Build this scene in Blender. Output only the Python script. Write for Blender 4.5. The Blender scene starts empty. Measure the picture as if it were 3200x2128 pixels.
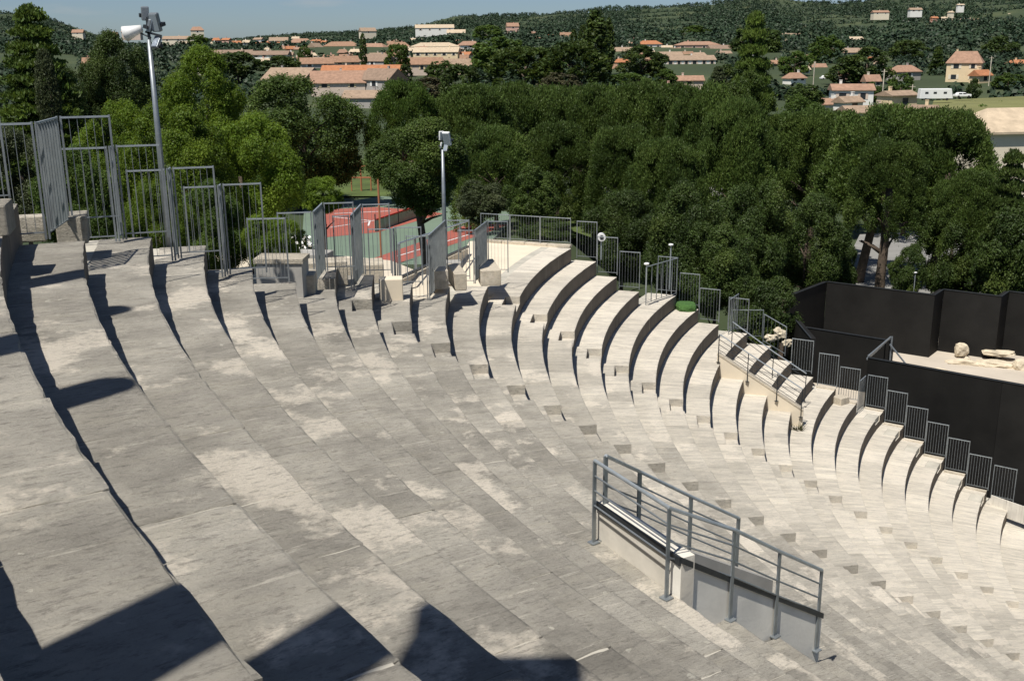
import bpy, math, random
import numpy as np
from mathutils import Vector, Matrix
random.seed(7); rng = np.random.default_rng(7)
C = bpy.context.scene.collection
SC = bpy.context.scene

# ------------------------------------------------------------------ camera
F = 3287.66 / 3200          # focal length over image width
PITCH, ROLL = 0.272613, -0.0086825
cp, sp = math.cos(PITCH), math.sin(PITCH); cr, sr = math.cos(ROLL), math.sin(ROLL)
FW = Vector((0, cp, -sp)); U0 = Vector((0, sp, cp)); R0v = Vector((1, 0, 0))
RT = cr * R0v + sr * U0; UP = -sr * R0v + cr * U0
cam = bpy.data.cameras.new('camera'); co = bpy.data.objects.new('camera', cam); C.objects.link(co)
co.matrix_world = Matrix(((RT.x, UP.x, -FW.x, 0), (RT.y, UP.y, -FW.y, 0), (RT.z, UP.z, -FW.z, 0), (0, 0, 0, 1)))
cam.sensor_width = 36; cam.lens = F * 36; cam.clip_start = 0.05; cam.clip_end = 9000
SC.camera = co
# ------------------------------------------------------------------ world, sun, exposure
W = bpy.data.worlds.new('World'); SC.world = W; W.use_nodes = True
nt = W.node_tree; bg = nt.nodes['Background']
sky = nt.nodes.new('ShaderNodeTexSky'); sky.sky_type = 'NISHITA'; sky.sun_disc = False
SUN_EL = math.radians(62)
sky.sun_elevation = SUN_EL; sky.sun_rotation = math.radians(215); sky.air_density = 1.0; sky.dust_density = 5.0; sky.ozone_density = 1.3; sky.altitude = 2800
tc = nt.nodes.new('ShaderNodeTexCoord'); mp = nt.nodes.new('ShaderNodeMapping'); mp.inputs['Scale'].default_value = (3, 3, 14)
nz = nt.nodes.new('ShaderNodeTexNoise'); nz.inputs['Scale'].default_value = 2.6; nz.inputs['Detail'].default_value = 6; nz.inputs['Roughness'].default_value = .55
cr_ = nt.nodes.new('ShaderNodeValToRGB'); cr_.color_ramp.elements[0].position = .56; cr_.color_ramp.elements[1].position = .78
mx = nt.nodes.new('ShaderNodeMixRGB'); mx.inputs['Color2'].default_value = (9, 8.8, 8.6, 1)
ml = nt.nodes.new('ShaderNodeMath'); ml.operation = 'MULTIPLY'; ml.inputs[1].default_value = .5
L = nt.links.new
L(tc.outputs['Generated'], mp.inputs['Vector']); L(mp.outputs[0], nz.inputs['Vector']); L(nz.outputs[0], cr_.inputs[0]); L(cr_.outputs[0], ml.inputs[0])
tint = nt.nodes.new('ShaderNodeMixRGB'); tint.blend_type = 'MULTIPLY'; tint.inputs[0].default_value = 1; tint.inputs['Color2'].default_value = (1.10, 1.22, 1.38, 1)
L(sky.outputs[0], tint.inputs['Color1'])
L(ml.outputs[0], mx.inputs['Fac']); L(tint.outputs[0], mx.inputs['Color1']); L(mx.outputs[0], bg.inputs['Color'])
bg.inputs['Strength'].default_value = 0.05
sl = bpy.data.lights.new('sun', 'SUN'); sl.energy = 5.0; sl.angle = math.radians(.53); sl.color = (1, .955, .88)
so = bpy.data.objects.new('sun', sl); C.objects.link(so)
so.rotation_euler = Vector((.574 * math.cos(SUN_EL), .819 * math.cos(SUN_EL), -math.sin(SUN_EL))).to_track_quat('-Z', 'Y').to_euler()
so.location = (-20, -30, 40)
SC.view_settings.view_transform = 'Standard'; SC.view_settings.look = 'None'; SC.view_settings.exposure = 0.12; SC.view_settings.gamma = 1

# ------------------------------------------------------------------ placing helpers (survey of the place from the viewpoint)
K_ = 3200 / 2358
def ray(u, v):
    return FW * F * 3200 + RT * (u * K_ - 1600) - UP * (v * K_ - 1064)
def G(u, v, z):
    d = ray(u, v); t = z / d.z; return Vector((d.x * t, d.y * t, z))
def A(u, v, y):
    d = ray(u, v); t = y / d.y; return Vector((d.x * t, y, d.z * t))
PXD = 2423.0                 # survey pixels per unit at unit distance

# ------------------------------------------------------------------ object helpers
def tag(o, label=None, cat=None, group=None, kind=None):
    if label: o['label'] = label
    if cat: o['category'] = cat
    if group: o['group'] = group
    if kind: o['kind'] = kind
    return o
def thing(name, label, cat, loc=(0, 0, 0), group=None, kind=None):
    o = bpy.data.objects.new(name, None); o.empty_display_size = .2; C.objects.link(o); o.location = loc
    return tag(o, label, cat, group, kind)
def link(name, me, mat, parent=None, loc=None, rel=True):
    o = bpy.data.objects.new(name, me); C.objects.link(o)
    if mat is not None and not me.materials: me.materials.append(mat)
    if parent is not None:
        o.parent = parent
        if rel:   # given in world coordinates
            base = parent.location.copy(); q = parent.parent
            while q is not None: base += q.location; q = q.parent
            o.location = (Vector(loc) if loc is not None else Vector((0, 0, 0))) - base
        elif loc is not None: o.location = loc
    elif loc is not None: o.location = loc
    return o
class MB:
    def __init__(s): s.v = []; s.f = []; s.front = []
    def add(s, v, f):
        n = len(s.v); s.v += [tuple(p) for p in v]; s.f += [tuple(i + n for i in q) for q in f]
    def hexa(s, b, t):       # bottom 4 pts ccw, top 4 pts ccw
        s.add(list(b) + list(t), [(3, 2, 1, 0), (4, 5, 6, 7), (0, 1, 5, 4), (1, 2, 6, 5), (2, 3, 7, 6), (3, 0, 4, 7)])
    def box(s, c, d, rz=0):
        x, y, z = d[0] / 2, d[1] / 2, d[2] / 2; ca, sa = math.cos(rz), math.sin(rz)
        P = [(c[0] + a * x * ca - b * y * sa, c[1] + a * x * sa + b * y * ca) for a, b in ((-1, -1), (1, -1), (1, 1), (-1, 1))]
        s.hexa([(p[0], p[1], c[2] - z) for p in P], [(p[0], p[1], c[2] + z) for p in P])
    def beam(s, a, b, w, h):  # bar from a to b, width w (horizontal), height h
        a = Vector(a); b = Vector(b); d = (b - a).normalized()
        up = Vector((0, 0, 1)) if abs(d.z) < .95 else Vector((0, 1, 0))
        x = d.cross(up).normalized() * w / 2; y = x.cross(d).normalized() * h / 2
        s.hexa([a - x - y, a + x - y, b + x - y, b - x - y], [a - x + y, a + x + y, b + x + y, b - x + y])
    def tube(s, pts, rad, n=8, cap=True):
        pts = [Vector(p) for p in pts]; rings = []
        rads = rad if isinstance(rad, (list, tuple)) else [rad] * len(pts)
        for i, p in enumerate(pts):
            d = (pts[min(i + 1, len(pts) - 1)] - pts[max(i - 1, 0)]).normalized()
            up = Vector((0, 0, 1)) if abs(d.z) < .9 else Vector((1, 0, 0))
            x = d.cross(up).normalized(); y = x.cross(d).normalized()
            rings.append([p + (x * math.cos(2 * math.pi * j / n) + y * math.sin(2 * math.pi * j / n)) * rads[i] for j in range(n)])
        v = [q for r in rings for q in r]; f = []
        for i in range(len(pts) - 1):
            for j in range(n):
                a = i * n + j; b = i * n + (j + 1) % n; f.append((a, b, b + n, a + n))
        if cap: f.append(tuple(range(n - 1, -1, -1))); f.append(tuple(range(len(v) - n, len(v))))
        s.add(v, f)
    def mesh(s, name, smooth=False):
        me = bpy.data.meshes.new(name); me.from_pydata(s.v, [], s.f); me.update()
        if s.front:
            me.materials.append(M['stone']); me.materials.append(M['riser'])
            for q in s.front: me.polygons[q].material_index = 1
        if smooth: me.polygons.foreach_set('use_smooth', [True] * len(me.polygons))
        return me
    def build(s, name, mat, parent=None, smooth=False):
        return link(name, s.mesh(name, smooth), mat, parent)
UNIT = MB(); UNIT.box((0, 0, .5), (1, 1, 1)); 
def unit_mesh(mat, _c={}):
    if mat.name not in _c:
        me = UNIT.mesh('bar'); me.materials.append(mat); _c[mat.name] = me
    return _c[mat.name]

# ------------------------------------------------------------------ materials
def nodes(m): m.use_nodes = True; return m.node_tree.nodes, m.node_tree.links, m.node_tree.nodes['Principled BSDF']
def ramp(n, pts):
    r = n.new('ShaderNodeValToRGB'); e = r.color_ramp.elements
    e[0].position = pts[0][0]; e[0].color = (*pts[0][1], 1); e[1].position = pts[-1][0]; e[1].color = (*pts[-1][1], 1)
    for p, c in pts[1:-1]:
        q = e.new(p); q.color = (*c, 1)
    return r
def noise(n, l, vec, scale, detail=5, rough=.55):
    t = n.new('ShaderNodeTexNoise'); t.inputs['Scale'].default_value = scale; t.inputs['Detail'].default_value = detail; t.inputs['Roughness'].default_value = rough
    if vec is not None: l.new(vec, t.inputs['Vector'])
    return t
def mapping(n, l, vec, scale, rot=0):
    m = n.new('ShaderNodeMapping'); m.inputs['Scale'].default_value = scale; m.inputs['Rotation'].default_value = (0, 0, rot); l.new(vec, m.inputs['Vector']); return m.outputs[0]
def mixc(n, l, fac, a, b, mode='MIX'):
    m = n.new('ShaderNodeMixRGB'); m.blend_type = mode
    for s, x in ((m.inputs[0], fac), (m.inputs[1], a), (m.inputs[2], b)):
        if hasattr(x, 'is_output'): l.new(x, s)
        elif isinstance(x, tuple): s.default_value = (*x, 1)
        else: s.default_value = x
    return m.outputs[0]
def mathn(n, l, op, a, b=None, clamp=False):
    m = n.new('ShaderNodeMath'); m.operation = op; m.use_clamp = clamp
    for s, x in ((m.inputs[0], a), (m.inputs[1], b)):
        if x is None: continue
        if hasattr(x, 'is_output'): l.new(x, s)
        else: s.default_value = x
    return m.outputs[0]
def mapr(n, l, v, a, b, c=0., d=1.):
    m = n.new('ShaderNodeMapRange'); l.new(v, m.inputs[0])
    for i, x in enumerate((a, b, c, d)): m.inputs[i + 1].default_value = x
    return m.outputs[0]
def bump(n, l, h, strength, dist, prev=None):
    b = n.new('ShaderNodeBump'); b.inputs['Strength'].default_value = strength; b.inputs['Distance'].default_value = dist
    l.new(h, b.inputs['Height'])
    if prev is not None: l.new(prev, b.inputs['Normal'])
    return b.outputs[0]
def stone_mat(name, old=(.375, .350, .300), new=(.66, .605, .51), cut=(17., 31.), rnd=.09):
    m = bpy.data.materials.new(name); n, l, b = nodes(m)
    geo = n.new('ShaderNodeNewGeometry').outputs['Position']; oi = n.new('ShaderNodeObjectInfo').outputs['Random']
    sx = n.new('ShaderNodeSeparateXYZ'); l.new(geo, sx.inputs[0])
    # polar coordinates about the centre of the bowl: tooling marks and bedding run across the tread
    dx = mathn(n, l, 'SUBTRACT', sx.outputs[0], 29.44); dy = mathn(n, l, 'SUBTRACT', sx.outputs[1], 24.29)
    rad = mathn(n, l, 'SQRT', mathn(n, l, 'ADD', mathn(n, l, 'MULTIPLY', dx, dx), mathn(n, l, 'MULTIPLY', dy, dy)))
    ang = mathn(n, l, 'MULTIPLY', mathn(n, l, 'ARCTAN2', mathn(n, l, 'MULTIPLY', dy, -1), mathn(n, l, 'MULTIPLY', dx, -1)), 30)
    cv = n.new('ShaderNodeCombineXYZ'); l.new(rad, cv.inputs[0]); l.new(ang, cv.inputs[1]); l.new(sx.outputs[2], cv.inputs[2]); pol = cv.outputs[0]
    ofs = n.new('ShaderNodeVectorMath'); ofs.operation = 'ADD'; l.new(pol, ofs.inputs[0]); co_ = n.new('ShaderNodeCombineXYZ'); l.new(mathn(n, l, 'MULTIPLY', oi, 37.), co_.inputs[2]); l.new(co_.outputs[0], ofs.inputs[1])
    s = mathn(n, l, 'ADD', sx.outputs[1], mathn(n, l, 'MULTIPLY', sx.outputs[0], .35))
    s = mathn(n, l, 'ADD', s, mapr(n, l, noise(n, l, geo, .30, 3, .6).outputs[0], .3, .7, -4, 4))
    s = mathn(n, l, 'ADD', s, mapr(n, l, oi, 0, 1, -1.8, 1.8))
    far = mapr(n, l, s, cut[0], cut[1])
    n1 = noise(n, l, geo, .85, 8, .66); n2 = noise(n, l, mapping(n, l, geo, (1, 1, 1)), .62, 7, .7)
    n3 = noise(n, l, mapping(n, l, pol, (1.3, 13, 3)), 1.2, 6, .7); n5 = noise(n, l, mapping(n, l, ofs.outputs[0], (.8, 3.6, 1)), 1.5, 8, .72)
    k = tuple(x * .68 for x in old); w = tuple(x * 1.34 for x in old)
    c1 = ramp(n, [(.32, k), (.5, old), (.68, w)]); l.new(n1.outputs[0], c1.inputs[0])
    c2 = ramp(n, [(.3, tuple(x * .84 for x in new)), (.5, new), (.7, tuple(min(.8, x * 1.12) for x in new))]); l.new(n5.outputs[0], c2.inputs[0])
    c = mixc(n, l, far, c1.outputs[0], c2.outputs[0])
    gr = ramp(n, [(.3, (.80, .80, .80)), (.5, (1, 1, 1)), (.7, (1.15, 1.14, 1.10))]); l.new(n5.outputs[0], gr.inputs[0])
    c = mixc(n, l, .9, c, gr.outputs[0], 'MULTIPLY')
    pt = ramp(n, [(.545, (0, 0, 0)), (.60, (1, 1, 1))]); l.new(n2.outputs[0], pt.inputs[0])
    c = mixc(n, l, mathn(n, l, 'MULTIPLY', pt.outputs[0], .72), c, (.74, .67, .56))
    st = ramp(n, [(.60, (0, 0, 0)), (.67, (1, 1, 1))]); l.new(n3.outputs[0], st.inputs[0])
    c = mixc(n, l, mathn(n, l, 'MULTIPLY', st.outputs[0], .6), c, (.62, .575, .49))
    # lichen spots, two sizes
    for sc_, lo, hi, amt in ((5.5, .02, .20, .8), (13., .0, .16, .6)):
        vo = n.new('ShaderNodeTexVoronoi'); vo.inputs['Scale'].default_value = sc_; vo.inputs['Randomness'].default_value = 1
        nw = noise(n, l, geo, sc_ * 2.2, 4, .65); vv = n.new('ShaderNodeVectorMath'); vv.operation = 'ADD'
        sc = n.new('ShaderNodeVectorMath'); sc.operation = 'SCALE'; sc.inputs['Scale'].default_value = .55 / sc_; l.new(nw.outputs['Color'], sc.inputs[0])
        l.new(geo, vv.inputs[0]); l.new(sc.outputs[0], vv.inputs[1]); l.new(vv.outputs[0], vo.inputs['Vector'])
        sp_ = mathn(n, l, 'LESS_THAN', vo.outputs['Distance'], mapr(n, l, noise(n, l, geo, 2.1 + sc_ * .1, 3).outputs[0], .48, .72, lo, hi))
        c = mixc(n, l, mathn(n, l, 'MULTIPLY', sp_, amt), c, (.55, .52, .44))
    dk = ramp(n, [(.38, (1, 1, 1)), (.48, (0, 0, 0))]); l.new(noise(n, l, mapping(n, l, pol, (3, 11, 6)), 3.2, 7, .78).outputs[0], dk.inputs[0])
    c = mixc(n, l, mathn(n, l, 'MULTIPLY', dk.outputs[0], mapr(n, l, far, 0, 1, .5, .22)), c, (.13, .12, .105))
    gt = ramp(n, [(.30, (.62, .62, .62)), (.45, (1, 1, 1)), (.62, (1, 1, 1)), (.74, (1.28, 1.26, 1.2))]); l.new(noise(n, l, mapping(n, l, pol, (16, 26, 20)), 1.7, 6, .8).outputs[0], gt.inputs[0])
    c = mixc(n, l, .75, c, gt.outputs[0], 'MULTIPLY')
    hv = n.new('ShaderNodeHueSaturation'); l.new(c, hv.inputs['Color']); l.new(mapr(n, l, oi, 0, 1, 1 - rnd, 1 + rnd), hv.inputs['Value'])
    l.new(hv.outputs[0], b.inputs['Base Color']); b.inputs['Roughness'].default_value = .92; b.inputs['Specular IOR Level'].default_value = .2
    h1 = bump(n, l, noise(n, l, mapping(n, l, pol, (5, 20, 14)), 2.2, 9, .78).outputs[0], .75, .05)
    h1b = bump(n, l, noise(n, l, mapping(n, l, pol, (8, 14, 10)), 3.4, 6, .7).outputs[0], .5, .022, h1)
    h2 = bump(n, l, noise(n, l, geo, 42, 6, .75).outputs[0], .8, .011, h1b)
    l.new(h2, b.inputs['Normal'])
    return m
def plain(name, col, rough=.6, metal=0, var=.12, scale=3, bmp=0., bscale=40, spec=.4, rnd=0.):
    m = bpy.data.materials.new(name); n, l, b = nodes(m)
    geo = n.new('ShaderNodeNewGeometry').outputs['Position']
    t = noise(n, l, geo, scale, 6, .6)
    r = ramp(n, [(.3, tuple(x * (1 - var) for x in col)), (.7, tuple(min(.95, x * (1 + var)) for x in col))]); l.new(t.outputs[0], r.inputs[0])
    out = r.outputs[0]
    if rnd:
        oi = n.new('ShaderNodeObjectInfo').outputs['Random']; hv = n.new('ShaderNodeHueSaturation'); l.new(out, hv.inputs['Color']); l.new(mapr(n, l, oi, 0, 1, 1 - rnd, 1 + rnd), hv.inputs['Value']); out = hv.outputs[0]
    l.new(out, b.inputs['Base Color']); b.inputs['Roughness'].default_value = rough; b.inputs['Metallic'].default_value = metal; b.inputs['Specular IOR Level'].default_value = spec
    if bmp: l.new(bump(n, l, noise(n, l, geo, bscale, 5, .6).outputs[0], .5, bmp), b.inputs['Normal'])
    return m
def leaf_mat(name, a, b_, c_, trans=.25, rnd=.18, scale=.9, isl=.28):
    m = bpy.data.materials.new(name); n, l, b = nodes(m)
    tco = n.new('ShaderNodeTexCoord').outputs['Object']; geo = n.new('ShaderNodeNewGeometry'); oi = n.new('ShaderNodeObjectInfo').outputs['Random']
    t = noise(n, l, tco, scale, 4, .6)
    wn = n.new('ShaderNodeTexWhiteNoise'); l.new(mapping(n, l, tco, (3, 3, 3)), wn.inputs['Vector'])
    r = ramp(n, [(.3, a), (.5, b_), (.72, c_)]); l.new(t.outputs[0], r.inputs[0])
    hv = n.new('ShaderNodeHueSaturation'); l.new(r.outputs[0], hv.inputs['Color'])
    l.new(mathn(n, l, 'ADD', mapr(n, l, geo.outputs['Random Per Island'], 0, 1, -isl, isl), mapr(n, l, oi, 0, 1, 1 - rnd, 1 + rnd)), hv.inputs['Value'])
    l.new(mapr(n, l, geo.outputs['Random Per Island'], 0, 1, .49, .51), hv.inputs['Hue'])
    l.new(hv.outputs[0], b.inputs['Base Color']); b.inputs['Roughness'].default_value = .55; b.inputs['Specular IOR Level'].default_value = .25
    if trans:
        tr = n.new('ShaderNodeBsdfTranslucent'); l.new(mixc(n, l, .5, hv.outputs[0], (c_[0] * 1.4, c_[1] * 1.4, c_[2])), tr.inputs['Color'])
        ms = n.new('ShaderNodeMixShader'); ms.inputs[0].default_value = trans; l.new(b.outputs[0], ms.inputs[1]); l.new(tr.outputs[0], ms.inputs[2])
        l.new(ms.outputs[0], n['Material Output'].inputs[0])
    return m
M = {}
M['stone'] = stone_mat('seat_stone')
M['riser'] = plain('brown_riser_face', (.150, .125, .098), .95, var=.22, scale=1.6, bmp=.006, bscale=18)  # front faces of the seat stones, darker brown than the treads
M['bed'] = plain('mortar_bed', (.47, .44, .37), .95, var=.2, scale=2, bmp=.01)
M['wall_stone'] = stone_mat('wall_stone', (.40, .37, .31), (.60, .53, .42), (8, 22), .08)
M['plaster'] = plain('lime_plaster', (.70, .61, .47), .9, var=.07, scale=1.2, bmp=.004, bscale=25)
M['conc'] = plain('grey_render', (.36, .345, .315), .9, var=.14, scale=2.5, bmp=.004, bscale=30)
M['render'] = plain('pale_render', (.80, .77, .69), .9, var=.1, scale=2.5, bmp=.004, bscale=30)
M['render2'] = plain('aged_render', (.64, .60, .52), .9, var=.16, scale=2.2, bmp=.006, bscale=22)
M['steel'] = plain('galvanised_steel', (.27, .295, .31), .45, .55, var=.18, scale=6)
M['steel_l'] = plain('pale_galvanised_rail', (.42, .46, .48), .4, .5, var=.15, scale=8)
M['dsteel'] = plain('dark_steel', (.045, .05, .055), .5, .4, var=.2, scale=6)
M['black'] = plain('black_stage_panel', (.0125, .012, .011), .75, 0, var=.3, scale=.9, spec=.22, rnd=.15, bmp=.01, bscale=3)
M['white'] = plain('white_paint', (.78, .78, .76), .4, 0, var=.04)
M['white2'] = plain('white_board_paint', (.72, .68, .60), .6, 0, var=.06, scale=5, rnd=.05)
M['glass'] = plain('lamp_glass', (.35, .40, .46), .12, .3, var=.05)
M['rust'] = plain('terracotta_paint', (.42, .16, .08), .6, var=.15)
M['sandy'] = plain('sandy_floor', (.60, .53, .42), .95, var=.1, scale=.8, bmp=.006, bscale=20)
M['stagef'] = plain('stage_floor', (.50, .44, .36), .95, var=.12, scale=.5, bmp=.01, bscale=8)
M['rock'] = plain('pale_limestone', (.58, .50, .37), .95, var=.25, scale=2.2, bmp=.05, bscale=5)
M['grass'] = plain('lawn', (.075, .105, .025), .95, var=.35, scale=.35, bmp=.03, bscale=9)
M['lawnb'] = plain('bright_lawn', (.13, .17, .035), .95, var=.2, scale=.5, bmp=.03, bscale=9)
M['hedge'] = plain('clipped_turf', (.05, .12, .025), .9, var=.35, scale=14, bmp=.03, bscale=30)
M['courtg'] = plain('court_green', (.15, .205, .15), .9, var=.08, scale=.3)
M['courtr'] = plain('court_red', (.33, .095, .07), .9, var=.12, scale=.3)
M['bark'] = plain('bark', (.10, .075, .055), .95, var=.35, scale=4, bmp=.03, bscale=12)
M['road'] = plain('asphalt', (.10, .10, .10), .9, var=.15, scale=.6)
M['gravel'] = plain('car_park_gravel', (.24, .235, .22), .95, var=.15, scale=.6)
M['win'] = plain('dark_window', (.03, .035, .04), .25, 0, var=.2)
M['carblue'] = plain('pale_blue_car_paint', (.42, .52, .68), .3, .1, var=.03)
M['tyre'] = plain('tyre_rubber', (.02, .02, .02), .8)
ROOF = [plain('roof_tiles_%d' % i, c, .9, var=.22, scale=.9, bmp=.05, bscale=3.5) for i, c in enumerate([(.30, .18, .115), (.25, .175, .125), (.33, .20, .135), (.40, .17, .08), (.32, .23, .16), (.50, .40, .28)])]
WALLS = [plain('house_wall_%d' % i, c, .9, var=.07, scale=.6) for i, c in enumerate([(.76, .67, .52), (.82, .80, .74), (.64, .52, .43), (.76, .60, .38), (.40, .37, .34), (.68, .43, .35)])]
M['leaf_bright'] = leaf_mat('leaves_bright', (.055, .092, .012), (.120, .185, .020), (.225, .300, .035), .42)
M['leaf_mid'] = leaf_mat('leaves_mid', (.040, .070, .014), (.080, .130, .024), (.140, .205, .040), .35)
M['leaf_pine'] = leaf_mat('needles_pine', (.040, .068, .016), (.080, .122, .026), (.138, .190, .042), .3)
M['leaf_dark'] = leaf_mat('leaves_dark', (.026, .046, .012), (.054, .084, .018), (.110, .145, .032), .25)
M['leaf_cedar'] = leaf_mat('needles_cedar', (.040, .066, .014), (.080, .122, .022), (.145, .20, .034), .3)
M['leaf_olive'] = leaf_mat('leaves_olive', (.045, .060, .025), (.075, .095, .040), (.13, .15, .065), .2)
M['leaf_brown'] = leaf_mat('leaves_brown', (.045, .045, .022), (.075, .070, .034), (.11, .10, .048), .2)
M['leaf_far'] = leaf_mat('leaves_far', (.016, .030, .016), (.025, .044, .021), (.036, .060, .027), 0, .25, .02, .12)
M['flower'] = plain('white_blossom', (.8, .8, .78), .8)

# ------------------------------------------------------------------ theatre geometry
CX, CY = 29.44037, 24.29144
def RZ(k):
    u = max(0, -4 - k); q = max(0, k - 3)
    r = 29.45441 - k * .75 + u * -.0780047 - q * q * .0022130 + max(0, k - 10) * .07
    z = -6.592886 - k * .480572 + u * -.0527290 + q * q * .0015071
    return r, z
def P(r, az, z=0.):
    a = math.radians(az); return Vector((CX + r * math.cos(a), CY + r * math.sin(a), z))
def azof(p): return math.degrees(math.atan2(p[1] - CY, p[0] - CX)) % 360
ENDS = {-13: 203.5, -12: 203.0}
for k, uv in {-11: (8, 470), -10: (193, 554), -9: (342, 545), -8: (459, 566), -7: (571, 617), -6: (690, 648), -5: (775, 638), -4: (868, 632), -3: (955, 651), -2: (1036, 660), -1: (1123, 659),
              0: (1315, 572), 1: (1375, 602), 2: (1422, 638), 3: (1475, 672), 4: (1560, 680), 5: (1610, 712), 6: (1660, 748), 7: (1722, 768)}.items():
    ENDS[k] = azof(G(uv[0], uv[1], RZ(k)[1]))
ENDS[-5] = 185.6
for k in (8, 9, 10): ENDS[k] = 149.5
ENDS[11] = 148.3; ENDS[12] = 147.7
for k in range(13, 19): ENDS[k] = 144.9
ENDS[19] = 143.0; ENDS[20] = 142.5; ENDS[21] = 142.; ENDS[22] = 141.5
AZ_NEAR = 226.0
STAIRS = [(189.06, -.6313, -5, 22), (math.degrees(3.05656), -1.23668, 0, 22)]     # centre-line angle, offset, first row, last row
OPEN_N, OPEN_F = 208.25, 204.9                                   # the sunken stair opening in the rows -2..0
def nz1(x, s=0.): return math.sin(x * 12.9898 + s * 78.233) * 43758.5453 % 1.
def arc_block(mb, r0, r1, a0, a1, zt, zb, fine, jag=.006, seed=0.):
    """one stone: front edge on radius r0, back on r1; worn, slightly uneven edges"""
    L_ = math.radians(abs(a1 - a0)) * (r0 + r1) / 2; D_ = r1 - r0
    na, nr = fine
    ta = [0, min(.02 / L_, .2)] + [i / na for i in range(1, na)] + [1 - min(.02 / L_, .2), 1]
    tr = [0, min(.022 / D_, .2)] + [i / nr for i in range(1, nr)] + [1 - min(.015 / D_, .2), 1]
    ta = sorted(ta); tr = sorted(tr)
    tz = (nz1(seed, 1.) - .5) * .006; v = []
    for i, a in enumerate(ta):
        for j, q in enumerate(tr):
            rr = r0 + q * D_; z = zt + tz
            edge = (i in (0, len(ta) - 1)) or (j in (0, len(tr) - 1))
            if j == 0: rr += (nz1(seed + i * 1.7, 3.) - .35) * jag
            if edge: z -= .003 + nz1(seed + i * 3.1 + j * 7.3, 5.) * (.016 if nz1(seed + i * 9.1 + j * 1.3, 8.) > .72 else .004)
            else: z += (nz1(seed + i * 5.3 + j * 2.9, 9.) - .5) * jag * .45
            v.append(P(rr, a0 + (a1 - a0) * a, z))
    nj = len(tr); ni = len(ta); f = []
    for i in range(ni - 1):
        for j in range(nj - 1):
            q = i * nj + j; f.append((q, q + 1, q + nj + 1, q + nj))
    ring = [i * nj for i in range(ni)] + [(ni - 1) * nj + j for j in range(1, nj)] + [i * nj + nj - 1 for i in range(ni - 2, -1, -1)] + [j for j in range(nj - 2, 0, -1)]
    b0 = len(v); n0 = len(mb.f)
    for q in ring: v.append(Vector((v[q].x, v[q].y, zb)))
    for i in range(len(ring)):
        j = (i + 1) % len(ring); f.append((ring[i], b0 + i, b0 + j, ring[j]))
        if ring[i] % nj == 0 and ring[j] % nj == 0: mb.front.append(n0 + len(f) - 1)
    mb.add(v, f)
cavea = thing('theatre_seating', 'curved stepped rows of weathered pale and grey limestone blocks filling the bowl', 'seating tiers', (0, 0, 0), kind='structure')
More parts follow.
